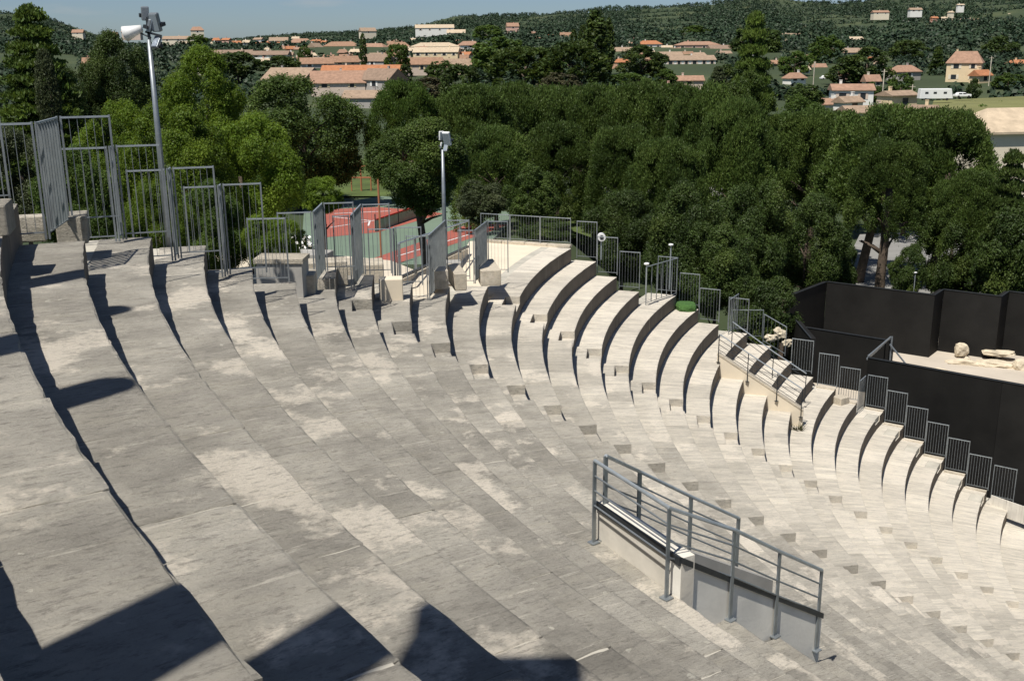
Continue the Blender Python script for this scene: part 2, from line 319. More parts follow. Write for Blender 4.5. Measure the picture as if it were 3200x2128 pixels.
for k in range(-13, 23):
    r, z = RZ(k); rb, zb_ = RZ(k - 1); zn = RZ(k + 1)[1]
    a_end = ENDS[k]; cuts = [(a_end, AZ_NEAR)]
    if k in (-2, -1, 0): cuts = [(a_end, OPEN_F), (OPEN_N, AZ_NEAR)]
    bed = MB()
    for (s0, s1) in cuts:
        n = max(2, int((s1 - s0) / 2.))
        vv = []; ff = []
        stz = [(th + math.degrees(math.asin(o / r))) for th, o, k0, k1 in STAIRS if k0 <= k <= k1]
        # base core under the stones
        for i in range(n + 1):
            a = s0 + (s1 - s0) * i / n
            if i == 0: a += .03
            vv += [P(r + .40, a, z - .55), P(r + .40, a, z - .235), P(rb + .5, a, z - .235), P(r + .03, a, zn - .10), P(r + .03, a, z - .235)]
        for i in range(n):
            q = i * 5; ff += [(q + 3, q + 8, q + 9, q + 4), (q + 4, q + 9, q + 7, q + 2)]
        bed.add(vv, ff)
        # pale mortar just below the tread, between stairs
        segs = []; cur = s0
        for a in sorted(stz):
            if s0 < a < s1:
                segs.append((cur, a)); cur = a + math.degrees(.95 / r)
        segs.append((cur, s1))
        for (c0, c1) in segs:
            m_ = max(1, int((c1 - c0) / 2)); vv = []; ff = []
            for i in range(m_ + 1):
                a = c0 + .05 + (c1 - c0 - .1) * i / m_; vv += [P(r + .03, a, z - .009), P(rb + .3, a, z - .009), P(r + .03, a, z - .235)]
            for i in range(m_): q = i * 3; ff += [(q, q + 1, q + 4, q + 3), (q, q + 3, q + 5, q + 2)]
            bed.add(vv, ff)
    row = bed.build('seating_row', M['bed'], cavea)
    for (s0, s1) in cuts:
        stairs = []
        for th, o, k0, k1 in STAIRS:
            if k0 <= k <= k1:
                a = th + math.degrees(math.asin(o / r)); stairs.append((a, a + math.degrees(.95 / r)))
        if 13 <= k <= 18: a = 146.55; stairs.append((a, a + math.degrees(.62 / r)))
        stairs = sorted(x for x in stairs if s0 < x[0] < s1 and x[1] < s1)
        bounds = []; cur = s0
        for sa in stairs + [None]:
            stop = sa[0] if sa else s1
            L_ = math.radians(stop - cur) * r; nb = max(1, int(round(L_ / random.uniform(1.15, 1.5))))
            w = [random.uniform(.7, 1.3) for _ in range(nb)]; t = sum(w); x = cur
            for i in range(nb):
                x2 = x + (stop - cur) * w[i] / t; bounds.append((x, x2, False)); x = x2
            if sa: bounds.append((sa[0], sa[1], True)); cur = sa[1]
        for (a0, a1, isst) in bounds:
            mid = P(r, (a0 + a1) / 2); dist = math.hypot(mid.x, mid.y)
            fine = (8, 5) if dist < 9 else ((5, 3) if dist < 16 else (3, 1))
            g = math.degrees(random.uniform(.002, .006) / r); jag = .013 if dist < 16 else .007; sd = k * 31.7 + a0
            mb = MB(); bt = zn - .06
            if isst:
                if k == -5:
                    arc_block(mb, r, rb + .02, a0 + g, a1 - g, z - .40, bt, fine, jag, sd)
                else:
                    nh = .205 if k < 12 else .2; nw = .38
                    if 13 <= k <= 18 and a0 < 150: nw = .42
                    arc_block(mb, r, r + nw, a0 + g, a1 - g, z - nh, bt, fine, jag * .6, sd)
                    arc_block(mb, r + nw + .004, rb + .02, a0 + g, a1 - g, z, bt, (2, 2), jag * .6, sd + 3)
                mb.build('step_block', M['stone'], row)
            else:
                arc_block(mb, r, rb + .02, a0 + g, a1 - g, z, bt, fine, jag, sd)
                mb.build('stone_block', M['stone'], row)
# orchestra floor and upper gallery floor
mb = MB(); zo = RZ(23)[1] + .02
vv = [P(RZ(22)[0] + .3, a, zo) for a in range(120, 260, 4)]; mb.add(vv, [tuple(range(len(vv)))]); tag(mb.build('orchestra_floor', M['sandy']), kind='structure')
mb = MB(); rg = RZ(-14)
for i in range(24):
    a0 = 196 + i * 1.6; q = [P(rg[0] + .02, a0, rg[1]), P(rg[0] + 4, a0, rg[1]), P(rg[0] + 4, a0 + 1.6, rg[1]), P(rg[0] + .02, a0 + 1.6, rg[1])]
    mb.hexa([Vector((p.x, p.y, -1.0)) for p in q][::-1], q[::-1])
tag(mb.build('gallery_floor', M['wall_stone']), kind='structure')
# columns of the upper colonnade (stand left of the view, their shadows fall on the rows)
def column(loc, h, broken, cap, label):
    t = thing('stone_column', label, 'column', loc, 'columns of the gallery above the seats')
    b = MB(); b.box((0, 0, .09), (.62, .62, .18)); b.tube([(0, 0, .18), (0, 0, .30)], [.29, .25], 20); link('base', b.mesh('base'), M['wall_stone'], t, (0, 0, 0), False)
    s = MB(); n = 8; zs = [.30 + (h - .30 - (.6 if cap else 0)) * i / n for i in range(n + 1)]
    s.tube([(0, 0, zz) for zz in zs] + ([(.03, .02, zs[-1] + .12)] if broken else []), [.22 - .012 * i / n for i in range(n + 1)] + ([.10] if broken else []), 20)
    link('shaft', s.mesh('shaft', False), M['wall_stone'], t, (0, 0, 0), False)
    if cap:
        c = MB(); c.tube([(0, 0, h - .62), (0, 0, h - .50), (0, 0, h - .35), (0, 0, h - .18)], [.21, .26, .29, .31], 16); c.box((0, 0, h - .09), (.62, .62, .18)); link('capital', c.mesh('capital'), M['wall_stone'], t, (0, 0, 0), False)
    return t
gz = RZ(-14)[1]
column((-2.40, .90, gz), 5.40, False, True, 'tall limestone column with capital, nearest the camera')
column((-4.66, 3.63, gz), 4.9, True, False, 'broken limestone column, middle of the three, round topped')
column((-6.4, 6.95, gz), 5.6, True, False, 'limestone column without capital, farthest of the three from the camera')

# ------------------------------------------------------------------ sunken stair opening with parapet and rail
def zk(k): return RZ(k)[1]
f0 = Vector((.93, 10.35, zk(-3))); f1 = Vector((1.43, 11.03, zk(-2))); f2 = Vector((2.09, 11.41, zk(-1))); f3 = Vector((2.76, 11.83, zk(0)))
p1 = Vector((.86, 10.31, zk(-3))); p2 = Vector((1.47, 9.12, zk(-3))); p3 = Vector((2.19, 9.53, zk(-2))); p4 = Vector((2.785, 10.0, zk(-1))); p5 = Vector((3.396, 10.49, zk(0)))
para = thing('stairwell_parapet', 'low rendered wall in a U round the sunken stair opening among the near rows', 'parapet wall', tuple(p2))
def wall_seg(mb, a, b, za0, za1, zb0, zb1, t):
    """wall from a to b (plan), bottoms za0/zb0, tops za1/zb1, thickness t to the left"""
    d = (Vector((b.x - a.x, b.y - a.y, 0))).normalized(); nrm = Vector((-d.y, d.x, 0)) * t
    A_ = Vector((a.x, a.y, 0)); B_ = Vector((b.x, b.y, 0))
    mb.hexa([A_ + Vector((0, 0, za0)), B_ + Vector((0, 0, zb0)), B_ + nrm + Vector((0, 0, zb0)), A_ + nrm + Vector((0, 0, za0))],
            [A_ + Vector((0, 0, za1)), B_ + Vector((0, 0, zb1)), B_ + nrm + Vector((0, 0, zb1)), A_ + nrm + Vector((0, 0, za1))])
cor = Vector((1.60, 9.11, zk(-3))); pe = p5 + Vector((.06, .06, 0)); bk = Vector((.90, 10.42, 0)); fe = P(RZ(1)[0] + .28, OPEN_F + .12)
ht = .43
mb = MB(); wall_seg(mb, bk, cor, zk(-3) - .6, zk(-3) + ht, zk(-3) - .6, zk(-3) + ht, .16); mb.build('back_wall', M['render2'], para)
mb = MB(); wall_seg(mb, cor, pe, zk(-3) - 1.2, zk(-3) + ht, zk(1) - 1.2, zk(0) + ht, .14); mb.build('near_wall', M['render'], para)
mb = MB(); wall_seg(mb, bk + Vector((.02, .05, 0)), fe, -8.8, zk(-3) + .22, -9.2, zk(0) + .10, -.14); mb.build('far_wall', M['conc'], para)
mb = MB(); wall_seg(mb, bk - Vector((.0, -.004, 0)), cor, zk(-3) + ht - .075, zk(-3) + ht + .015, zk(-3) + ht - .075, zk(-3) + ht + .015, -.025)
wall_seg(mb, cor, pe, zk(-3) + ht - .05, zk(-3) + ht + .015, zk(0) + ht - .055, zk(0) + ht + .012, -.025); mb.build('shade_strip', M['dsteel'], para)  # shade below the parapet top, built in as a thin dark strip
for i in range(6):    # steps inside the opening
    mb = MB(); rr = RZ(0)[0] + .1 + i * .36; zz = zk(1) - 1.15 - (5 - i) * -.0 + i * .17 - .4
    q = [P(rr, OPEN_F + .3, 0), P(rr, OPEN_N - .3, 0), P(rr + .36, OPEN_N - .3, 0), P(rr + .36, OPEN_F + .3, 0)]
    mb.hexa([Vector((p.x, p.y, zz - .6)) for p in q][::-1], [Vector((p.x, p.y, zz)) for p in q][::-1]); mb.build('stair_step', M['wall_stone'], para)
def guard(name, label, posts, tops, nrail=3, mat=M['steel'], group=None, railtop=.035, post=.055, close=True):
    """rail along the given post feet; each post height in tops"""
    t = thing(name, label, 'railing', tuple(posts[0]), group)
    for p, h in zip(posts, tops):
        b = MB(); b.box((p.x, p.y, p.z + h / 2), (post, post * .35, h), .7); b.box((p.x, p.y, p.z + .01), (.10, .10, .012), .7); b.build('post', mat, t)
    for j in range(nrail + 1):
        fr = 1 - j * .170
        b = MB(); rr = .020 if j == 0 else .010
        pts = [p + Vector((0, 0, h * 1.0 - (1 - fr) * 1.0)) for p, h in zip(posts, tops)]
        b.tube(pts, rr, 8); b.build('top_rail' if j == 0 else 'rail', M['steel_l'] if j == 0 else mat, t)
    return t
guard('stair_railing', 'grey steel handrail with three lower bars along the camera side of the stair opening', [p1, p2, p3, p4, p5], [.95, .95, 1.0, 1.0, 1.0], 3, post=.045)
guard('stair_railing', 'thin grey handrail on the far side of the stair opening', [f0 + Vector((.05, .02, .0)), f1, f2, f3], [.98, 1.0, 1.0, 1.0], 3)

# ------------------------------------------------------------------ barred fence panels
BARM = M['steel']
def panel(label, a, b, h, nb, group, mat=None, name='fence_panel', bw=.006, solid=False, rise=0., flat=False, fw=.03):
    mat = mat or BARM
    a = Vector(a); b = Vector(b); t = thing(name, label, 'fence panel', tuple(a), group)
    d = b - a; rz = math.atan2(d.y, d.x); Lh = math.hypot(d.x, d.y); um = unit_mesh(mat); ul = unit_mesh(M['steel_l'])
    for p in (a, b):
        o = link('post', um, None, t, p); o.scale = (.024, .020, h); o.rotation_euler.z = rz
    for zz, w in ((h - .02, .022), (.08, .014)):
        bb = MB(); bb.beam(a + Vector((0, 0, zz)), b + Vector((0, 0, zz)), .024, w); bb.build('top_rail' if zz > .5 else 'bottom_rail', M['steel_l'] if zz > .5 else mat, t)
    for i in range(nb):
        s = (i + 1) / (nb + 1); p = a + d * s + Vector((0, 0, .085))
        o = link('bar', um, None, t, p); o.scale = ((fw if flat else bw), bw if not flat else .008, h - .12); o.rotation_euler.z = rz + ((math.pi / 2 if fw < .05 else math.pi / 3) if flat else 0)
    return t
GL = 'grey fence panels where the upper seating rows end'
feet = {-10: (-5.28, 11.93), -9: (-5.32, 14.14), -8: (-4.85, 14.96), -7: (-4.39, 15.82), -5: (-3.62, 19.17), -4: (-3.14, 20.48), -3: (-2.59, 22.85), -2: (-1.89, 23.63), -1: (-.96, 27.45)}
ordn = {-10: 'highest', -9: 'second', -8: 'third', -7: 'fourth', -5: 'fifth', -4: 'sixth', -3: 'seventh', -2: 'eighth', -1: 'lowest'}
hts = {-10: 1.32, -9: 1.28, -8: 1.32, -7: 1.4, -5: 1.35, -4: 1.5, -3: 1.32, -2: 1.5, -1: 1.45}
lng = {-10: 1.0, -9: .35, -8: .3, -7: .4, -5: 1.1, -4: 1.5, -3: .7, -2: 2.2, -1: 1.5}
for k, (x, y) in feet.items():
    z = RZ(k)[1] + .02; p = Vector((x, y, z)); az = azof(p); a = math.radians(az)
    out = Vector((math.cos(a), math.sin(a), 0)); tan = Vector((math.sin(a), -math.cos(a), 0))   # away from the camera
    h = hts[k]
    rd = Vector((x, y, 0)).normalized(); lt = {-10: .25, -9: .12, -8: .09, -7: .10, -5: .18, -4: .22, -3: .12, -2: .44, -1: .34}[k]
    tan = (rd * lng[k] + Vector((rd.y, -rd.x, 0)) * lt).normalized()
    thin = k in (-9, -8, -7, -3)
    if thin: lng[k] = .16
    panel('%s of the grey fence panels seen end-on at the left row ends' % ordn[k], p, p + tan * lng[k], h, 1 if thin else int(lng[k] / .13), GL, flat=True, fw=.05 if thin else .06)
    rl = {-10: .75, -9: .62, -8: .5, -7: .45, -5: .6, -4: .30, -3: .5, -2: .45, -1: .4}[k]
    panel('%s of the crosswise barred panels left of the end-on ones' % ordn[k], p + out * .04, p + out * (.04 + rl), h, max(3, int(rl / .105)), GL)
    q = p + tan * lng[k]; ri = .55
    panel('%s of the crosswise barred panels right of the end-on ones' % ordn[k], q - out * .04, q - out * (.04 + ri), h, 5, GL)
zz = RZ(-6)[1] + .02
panel('wide barred fence panel in front of the low block wall behind the rows', G(580, 652, zz), G(666, 650, zz), 1.1, 9, GL)
panel('barred fence panel at the far left edge of the photo', G(-60, 470, RZ(-11)[1]), G(24, 466, RZ(-11)[1]), 1.3, 5, GL)
# platform edge fence and platform
pf0 = G(1108, 557, -6.6); pf1 = G(1316, 571, -6.6)
mb = MB(); zpl = -6.615
q = [G(1298, 567, zpl)] + [P(RZ(-1)[0] + .0, az_, zpl) for az_ in (159.5, 162, 165, 168, 171, 174, 176.5)] + [G(1060, 640, zpl), G(1060, 600, zpl), G(1080, 556, zpl), G(1108, 554, zpl)]
q = q[::-1]; NQ = len(q)
mb.add(q, [tuple(range(NQ))]); mb.add([Vector((p.x, p.y, p.z - 3)) for p in q] + q, [(i, (i + 1) % NQ, NQ + (i + 1) % NQ, NQ + i) for i in range(NQ)])
tag(mb.build('platform', M['plaster']), kind='structure')
t = thing('kerb_stones', 'pale coping stones along the far edge of the sandy platform', 'kerb', tuple(pf0))
for i in range(4):
    a = pf0.lerp(pf1, i / 4 + .003); b = pf0.lerp(pf1, (i + 1) / 4 - .003); mb = MB(); mb.beam(a + Vector((0, .12, .03)), b + Vector((0, .12, .03 + .008 * (i % 2))), .26, .09); mb.build('stone', M['wall_stone'], t)
ln = (pf1 - pf0)
for i in range(3):
    panel(['left', 'middle', 'right'][i] + ' panel of the long barred fence on the sandy platform edge', pf0 + ln * (i / 3) + Vector((0, .12, .08)), pf0 + ln * ((i + 1) / 3 - .01) + Vector((0, .12, .08)), .92, 10, 'fence along the platform edge')
# far end fence of rows 1..7
GE = 'grey fence panels stepping down the far ends of the rows'
names7 = {1: 'topmost', 2: 'second', 3: 'third', 4: 'fourth', 5: 'fifth', 6: 'sixth', 7: 'seventh'}
for k in range(1, 8):
    e = P(RZ(k - 1)[0] - .02, ENDS[k] - .2, RZ(k)[1] + .03); b = P(RZ(k)[0] + .02, ENDS[k] - .2, RZ(k)[1] + .03)
    panel('%s barred panel down the far end of the middle rows, against dark trees' % names7[k], e + Vector((0, .05, 0)), b + Vector((0, .05, 0)), 1.3 if k < 5 else 1.2, 6, GE)
panel('tall barred side panel with sloping look beside the white lamp, on the fourth far row', G(1487, 703, RZ(4)[1]), G(1557, 680, RZ(4)[1]), 1.35, 5, GE, flat=True)
panel('narrow side panel with rounded corner above the top of the zigzag stair', G(1677, 771, RZ(7)[1]), G(1697, 756, RZ(7)[1]), 1.3, 4, GE, flat=True)
# fence beyond row 7 towards the black wall
a = G(1697, 778, -9.6); b = G(1778, 782, -10.2)
panel('barred panel between the rounded side panel and the black wall', Vector((7.95, 36.9, -10.3)), Vector((9.2, 37.3, -10.42)), 1.08, 9, GE)
panel('barred panel just left of the black wall corner', Vector((9.25, 37.3, -10.6)), Vector((9.9, 36.6, -10.9)), 1.1, 5, GE)
# right-hand fence of rows 9..19 against the black stage wall
GR = 'grey fence panels stepping down in front of the black stage wall'
orr = ['first', 'second', 'third', 'fourth', 'fifth', 'sixth', 'seventh', 'eighth', 'ninth', 'tenth', 'eleventh']
for i, k in enumerate(range(10, 20)):
    e = P(RZ(k - 1)[0] - .05, ENDS[k], RZ(k)[1] + .03); b = P(RZ(k)[0] - .02, ENDS[k], RZ(k)[1] + .03)
    if k == 10: e += Vector((0, .3, 0)); b += Vector((0, .3, 0))
    t = panel('%s from the top of the barred panels in front of the black stage wall' % orr[i], e, b, 1.22, 7, GR, flat=True)
for k in range(11, 19):      # kerb stones under them
    e = P(RZ(k - 1)[0] - .05, ENDS[k] + .35, RZ(k)[1] + .02); b = P(RZ(k)[0], ENDS[k] + .35, RZ(k)[1] + .02)
    mb = MB(); mb.beam(e, b, .14, .05); o = mb.build('kerb_stone', M['wall_stone']); tag(o, 'pale kerb stone under the %s barred panel before the black wall' % orr[k - 10], 'kerb stone', 'kerb stones at the row ends')
panel('short slanting side panel beside the fifth step of the black wall fence', P(RZ(13)[0] + .75, ENDS[13] + .1, RZ(13)[1]), P(RZ(13)[0] + .75, ENDS[13] + 2.2, RZ(13)[1]), 1.2, 4, GR, flat=True)

# ------------------------------------------------------------------ zigzag stair wall in rows 8..11
mb = MB(); AW = 160.1
w = thing('stair_side_wall', 'smooth cream side wall sloping down beside the railed stair at the far right', 'wall', tuple(P(RZ(9)[0], AW, RZ(9)[1])))
ra, rb2 = RZ(7)[0] + .1, RZ(11)[0] + .35
def topz(r): return RZ(8)[1] + .72 + (RZ(8)[0] + .75 - r) * -.585
q0 = P(ra, AW); q1 = P(rb2, AW); n_ = Vector((q1.y - q0.y, -(q1.x - q0.x), 0)).normalized() * -.16
mb.hexa([Vector((q0.x, q0.y, -13)), Vector((q1.x, q1.y, -13)), Vector((q1.x, q1.y, -13)) + n_, Vector((q0.x, q0.y, -13)) + n_],
        [Vector((q0.x, q0.y, topz(ra))), Vector((q1.x, q1.y, topz(rb2))), Vector((q1.x, q1.y, topz(rb2))) + n_, Vector((q0.x, q0.y, topz(ra))) + n_])
mb.build('wall_body', M['plaster'], w)
mb = MB(); mb.beam(Vector((q0.x, q0.y, topz(ra) + .02)) + n_ / 2, Vector((q1.x, q1.y, topz(rb2) + .02)) + n_ / 2, .2, .05); mb.build('coping', M['wall_stone'], w)
def rp(r, az, dz=0.): return P(r, az, topz(r) + dz)
g1 = [rp(ra - .05, AW - .0), rp(ra - 1., AW), rp(ra - 1.95, AW), rp(rb2 + .05, AW)]
g1 = [Vector((p.x, p.y, p.z - .25)) + Vector((-.02, -.03, 0)) for p in g1]
guard('stair_railing', 'dark thin railing on the cream stair side wall at the far right', g1, [.95] * 4, 3, M['dsteel'], post=.035)
g2 = [P(ra - .1, 155.5, topz(ra) - .4), P(ra - 1.5, 155.2, topz(ra - 1.5) - .45), P(ra - 2.6, 155.0, topz(ra - 2.6) - .45)]
guard('stair_railing', 'pale sloping handrail on the inner side of the far right stair', g2, [1.0] * 3, 2, M['dsteel'], post=.035)
# small weeds / tuft at the foot of that wall
def tuft(name, label, loc, s, mat, n=40, cat='weed', flat=1.):
    mb = MB()
    for i in range(n):
        a = random.uniform(0, 6.28); e = random.uniform(.2, 1.3); L_ = s * random.uniform(.5, 1); d = Vector((math.cos(a) * math.cos(e), math.sin(a) * math.cos(e), math.sin(e) * flat)) * L_
        w_ = Vector((-math.sin(a), math.cos(a), 0)) * s * .05; p = Vector(loc) + Vector((random.uniform(-1, 1), random.uniform(-1, 1), 0)) * s * .25
        mb.add([p - w_, p + w_, p + d], [(0, 1, 2)])
    return tag(mb.build(name, mat), label, cat)
tuft('weed', 'dry weed tuft at the foot of the cream stair side wall', P(RZ(11)[0] + .45, 161., RZ(11)[1]), .45, M['leaf_brown'], 30)
# turf patch on row 5 end
def blob(name, mat, c, s, parent=None, seed=0, sub=3, rough=.25, boxy=0.):
    import bmesh
    bm = bmesh.new(); bmesh.ops.create_icosphere(bm, subdivisions=sub, radius=1)
    r_ = random.Random(seed); ph = [r_.uniform(0, 6.28) for _ in range(9)]
    for v in bm.verts:
        d = v.co.normalized(); k = 1 + rough * (math.sin(3.1 * d.x + ph[0]) * math.sin(2.7 * d.y + ph[1]) + .5 * math.sin(6.3 * d.z + ph[2]) * math.sin(5.1 * d.x + ph[3]) + .3 * math.sin(11 * d.y + ph[4]) * math.sin(9 * d.z + ph[5]))
        if boxy:
            mxx = max(abs(d.x), abs(d.y), abs(d.z)); d = d.lerp(d / mxx * .85, boxy)
        v.co = Vector((d.x * s[0], d.y * s[1], d.z * s[2])) * k
    me = bpy.data.meshes.new(name); bm.to_mesh(me); bm.free()
    return link(name, me, mat, parent, c)
tag(blob('turf_patch', M['hedge'], P(RZ(5)[0] + .42, ENDS[5] + .35, RZ(5)[1] + .08), (.40, .5, .17), seed=3, boxy=.6, rough=.08), 'dark green turf patch on the end of a pale far row', 'turf patch')

# ------------------------------------------------------------------ black stage walls
def bwall(label, pts, zt, zb, th=.2, seams=4):
    t = thing('stage_wall', label, 'stage wall', (pts[0][0], pts[0][1], zb), 'black stage walls')
    for i in range(len(pts) - 1):
        a = Vector((pts[i][0], pts[i][1], 0)); b = Vector((pts[i + 1][0], pts[i + 1][1], 0)); n = max(1, int((b - a).length / 2.6))
        z0 = zt[i] if isinstance(zt, list) else zt; z1 = zt[i + 1] if isinstance(zt, list) else zt
        for j in range(n):
            mb = MB(); s0 = j / n; s1 = (j + 1) / n; pa = a.lerp(b, s0 + .0006); pb = a.lerp(b, s1 - .0006)
            wall_seg(mb, pa, pb, zb, z0 + (z1 - z0) * s0, zb, z0 + (z1 - z0) * s1, th); mb.build('panel', M['black'], t)
            mb = MB(); mb.beam(Vector((pa.x, pa.y, z0 + (z1 - z0) * s0 + .012)), Vector((pb.x, pb.y, z0 + (z1 - z0) * s1 + .012)), .05, .03); mb.build('top_batten', M['dsteel'], t)
    return t
bwall('tall black back wall behind the stage with angled wings', [(12.5, 46.9), (15.4, 50.2), (19.5, 47.2), (20.35, 48.3), (22.4, 46.8), (23.2, 47.8), (27, 45)], -11.2, -15.6)
bwall('middle black wall in front of the tall one', [(12.15, 44.3), (15.65, 41.6)], -11.8, -16)
bwall('front black wall along the right fence, nearest the rows', [(13.8, 39.1), (17.6, 35.95), (24, 30.6)], -11.75, -18.5)
bwall('low black return wall between row fence and middle wall', [(12.1, 44.2), (11.9, 40.3)], -11.3, -16)
mb = MB(); mb.beam((13.85, 39.2, -11.72), (15.6, 41.7, -11.65), .06, .06); mb.beam((15.6, 41.6, -13.8), (15.6, 41.6, -11.6), .06, .06); mb.beam((15.5, 41.5, -11.9), (16.6, 40.0, -13.4), .05, .05); mb.beam((13.95, 39.6, -11.95), (15.5, 41.9, -11.9), .05, .08)
tag(mb.build('strut', M['steel']), 'slanting steel struts bridging the gap between the two lower black walls', 'steel brace')
# left edge post of wall A
mb = MB(); mb.beam((12.42, 46.7, -15.6), (12.42, 46.7, -11.15), .18, .18); tag(mb.build('timber_post', M['bark']), 'brown timber post at the left edge of the tall black wall', 'post')
mb = MB(); q = [(14.2, 39.4), (26, 29.5), (34, 40), (20, 52), (12, 46)]
mb.add([(x, y, -14.2) for x, y in q], [tuple(range(5))]); tag(mb.build('stage_floor', M['stagef']), kind='structure')
def stone(label, c, s, seed, boxy=.55, group='loose stones on the stage floor', rot=0., rough=.16, mat=None):
    o = blob('limestone_rock', mat or M['rock'], c, s, seed=seed, boxy=boxy, rough=rough, sub=3); o.rotation_euler = (0, 0, rot); return tag(o, label, 'rock', group)
t = thing('board_wall', 'white wall of upright boards under the lowest barred panels at the right edge', 'board wall', (16.9, 33.3, -15.3))
ba = A(2279, 1178, 33.4); bb_ = A(2400, 1222, 31.7); nb_ = 20
for i in range(nb_):
    p = ba.lerp(bb_, (i + .5) / nb_); mb = MB(); mb.box((p.x, p.y, p.z + .31), (.118, .03, .62), math.atan2(bb_.y - ba.y, bb_.x - ba.x)); mb.build('board', M['white2'], t)
mb = MB(); mb.beam(ba + Vector((0, .04, .1)), bb_ + Vector((0, .04, .1)), .05, .08); mb.build('batten', M['white2'], t)
zs = -14.2
stone('squared upright pale block on the stage floor before the tall black wall', G(2212, 822, zs) + Vector((0, 0, .35)), (.32, .30, .32), 1, .8)
stone('long flat slab raised on rubble before the black wall at the right edge', G(2297, 828, zs) + Vector((0, 0, .32)), (.75, .35, .13), 2, .6, rot=-.4)
stone('low rubble ledge carrying the flat slab', G(2290, 842, zs) + Vector((0, 0, .02)), (.95, .4, .22), 5, .3, rot=-.4, rough=.3)
stone('long low rock ledge left of the squared block', G(2222, 838, zs), (.95, .25, .2), 6, .35, rot=-.3, rough=.28)
stone('smooth mound of pale rock near the front black wall', G(2166, 858, zs) + Vector((0, 0, -.02)), (.55, .3, .2), 7, .1, rot=-.35)
stone('small round stone beside the squared block', G(2226, 832, zs) + Vector((0, 0, .1)), (.14, .14, .12), 8, .2)
stone('rock rising at the right edge of the stage floor', G(2352, 848, zs) + Vector((0, 0, .1)), (.45, .4, .35), 9, .4)
# block on row 12 end + bits of masonry at row ends
def block(name, label, c, d, rz, mat, cat='stone block', group=None):
    mb = MB(); mb.box((0, 0, 0), d, rz); o = mb.build(name, mat); o.location = c
    bv = o.modifiers.new('worn_edge', 'BEVEL'); bv.width = .02; bv.segments = 2
    return tag(o, label, cat, group)
e = P(RZ(12)[0] + .5, ENDS[12] + .9, RZ(12)[1] + .12); block('stone_block', 'small squared stone standing on the row end beside the black wall fence', e, (.45, .4, .26), .6, M['wall_stone'])

# ------------------------------------------------------------------ ground & terrain
SKY = [(-600, 60), (-200, 30), (0, 22), (110, 26), (180, 40), (250, 66), (330, 88), (400, 92), (450, 78), (560, 80), (650, 74), (730, 68), (850, 64), (940, 58), (1000, 50), (1060, 36), (1130, 30), (1250, 30), (1330, 25), (1400, 16), (1500, 19), (1600, 12), (1660, 4), (1720, 1), (1790, 10), (1850, 13), (1950, 13), (2050, 8), (2130, 4), (2200, -4), (2358, -14), (2700, -40), (3000, -30)]
def skyv(u):
    return float(np.interp(u, [s[0] for s in SKY], [s[1] for s in SKY])) + 7
HOR = 103.0
DT = [(60, None), (150, -15.8), (300, -17.0), (360, -16.6), (430, -15.6), (520, -12.5), (640, -7.5), (800, -1.5)]
def terr(x, y):
    d = math.hypot(x, y); th = math.atan2(x, max(y, 1e-3)) if y > 0 else math.copysign(1.3, x)
    if d < 150 or y < 20:
        zl = float(np.interp(y, [-20, 12, 22, 34, 48, 60, 90, 150], [-5.5, -5.6, -6.3, -8.4, -11, -12.0, -12.2, -15.8]))
        t = min(1, max(0, (x - 1) / 9.)); t = t * t * (3 - 2 * t)
        z = zl * (1 - t) + min(zl, -15.7) * t
        if x < -8 and y < 60: z = z - min(3., (-8 - x) * .12)
        rc = math.hypot(x - CX, y - CY)
        if rc < 40.5 and y < 37: z = min(z, -18.5)
        if rc < 40.5 and y >= 37 and x > 2: z = min(z, -15.7)
        return z
    u = 1179 + math.tan(max(-1.2, min(1.2, th))) * PXD
    z8 = float(np.interp(d, [q[0] for q in DT[1:]], [q[1] for q in DT[1:]]))
    if d <= 800: return z8
    # hills: screen slope grows from the town edge to the skyline
    s0 = -1.5 / 800; s1 = (HOR - skyv(u)) / PXD
    w_ = min(1, (d - 800) / 1500.); w_ = w_ ** .8
    if d > 2300: return (s1 * 2300) - (d - 2300) * .25
    return d * (s0 * (1 - w_) + s1 * w_)
ths = np.concatenate([np.linspace(-1.5, -.6, 14), np.linspace(-.58, .58, 117), np.linspace(.6, 1.5, 14)])
ds = np.concatenate([np.linspace(0.5, 60, 60), np.linspace(62, 150, 30), np.geomspace(155, 3400, 60)])
V = []; Fc = []
for d in ds:
    for t_ in ths:
        x = d * math.sin(t_); y = d * math.cos(t_); n_ = 0
        if d > 400: n_ = (math.sin(x * .02 + y * .013) * math.sin(y * .017 - x * .008)) * min(6, (d - 400) * .006)
        if d < 38: x0 = x
        V.append((x, y, terr(x, y) + n_))
nt_ = len(ths)
for i in range(len(ds) - 1):
    for j in range(nt_ - 1):
        q = i * nt_ + j; Fc.append((q, q + 1, q + nt_ + 1, q + nt_))
me = bpy.data.meshes.new('terrain'); me.from_pydata(V, [], Fc); me.update(); me.polygons.foreach_set('use_smooth', [True] * len(me.polygons))
m = bpy.data.materials.new('meadow_and_hill_ground'); n, l, b = nodes(m); geo = n.new('ShaderNodeNewGeometry').outputs['Position']
t1 = noise(n, l, geo, .012, 6, .6); t2 = noise(n, l, geo, .25, 6, .65)
r1 = ramp(n, [(.36, (.022, .036, .015)), (.52, (.035, .055, .02)), (.63, (.075, .09, .032)), (.74, (.16, .15, .08))]); l.new(t1.outputs[0], r1.inputs[0])
c = mixc(n, l, .5, r1.outputs[0], ramp(n, [(.3, (.03, .045, .015)), (.7, (.10, .12, .04))]).outputs[0]); 
l.new(mixc(n, l, t2.outputs[0], r1.outputs[0], (.045, .062, .02)), b.inputs['Base Color']); b.inputs['Roughness'].default_value = 1
l.new(bump(n, l, t2.outputs[0], .6, .3), b.inputs['Normal'])
tag(link('terrain', me, m), kind='structure')
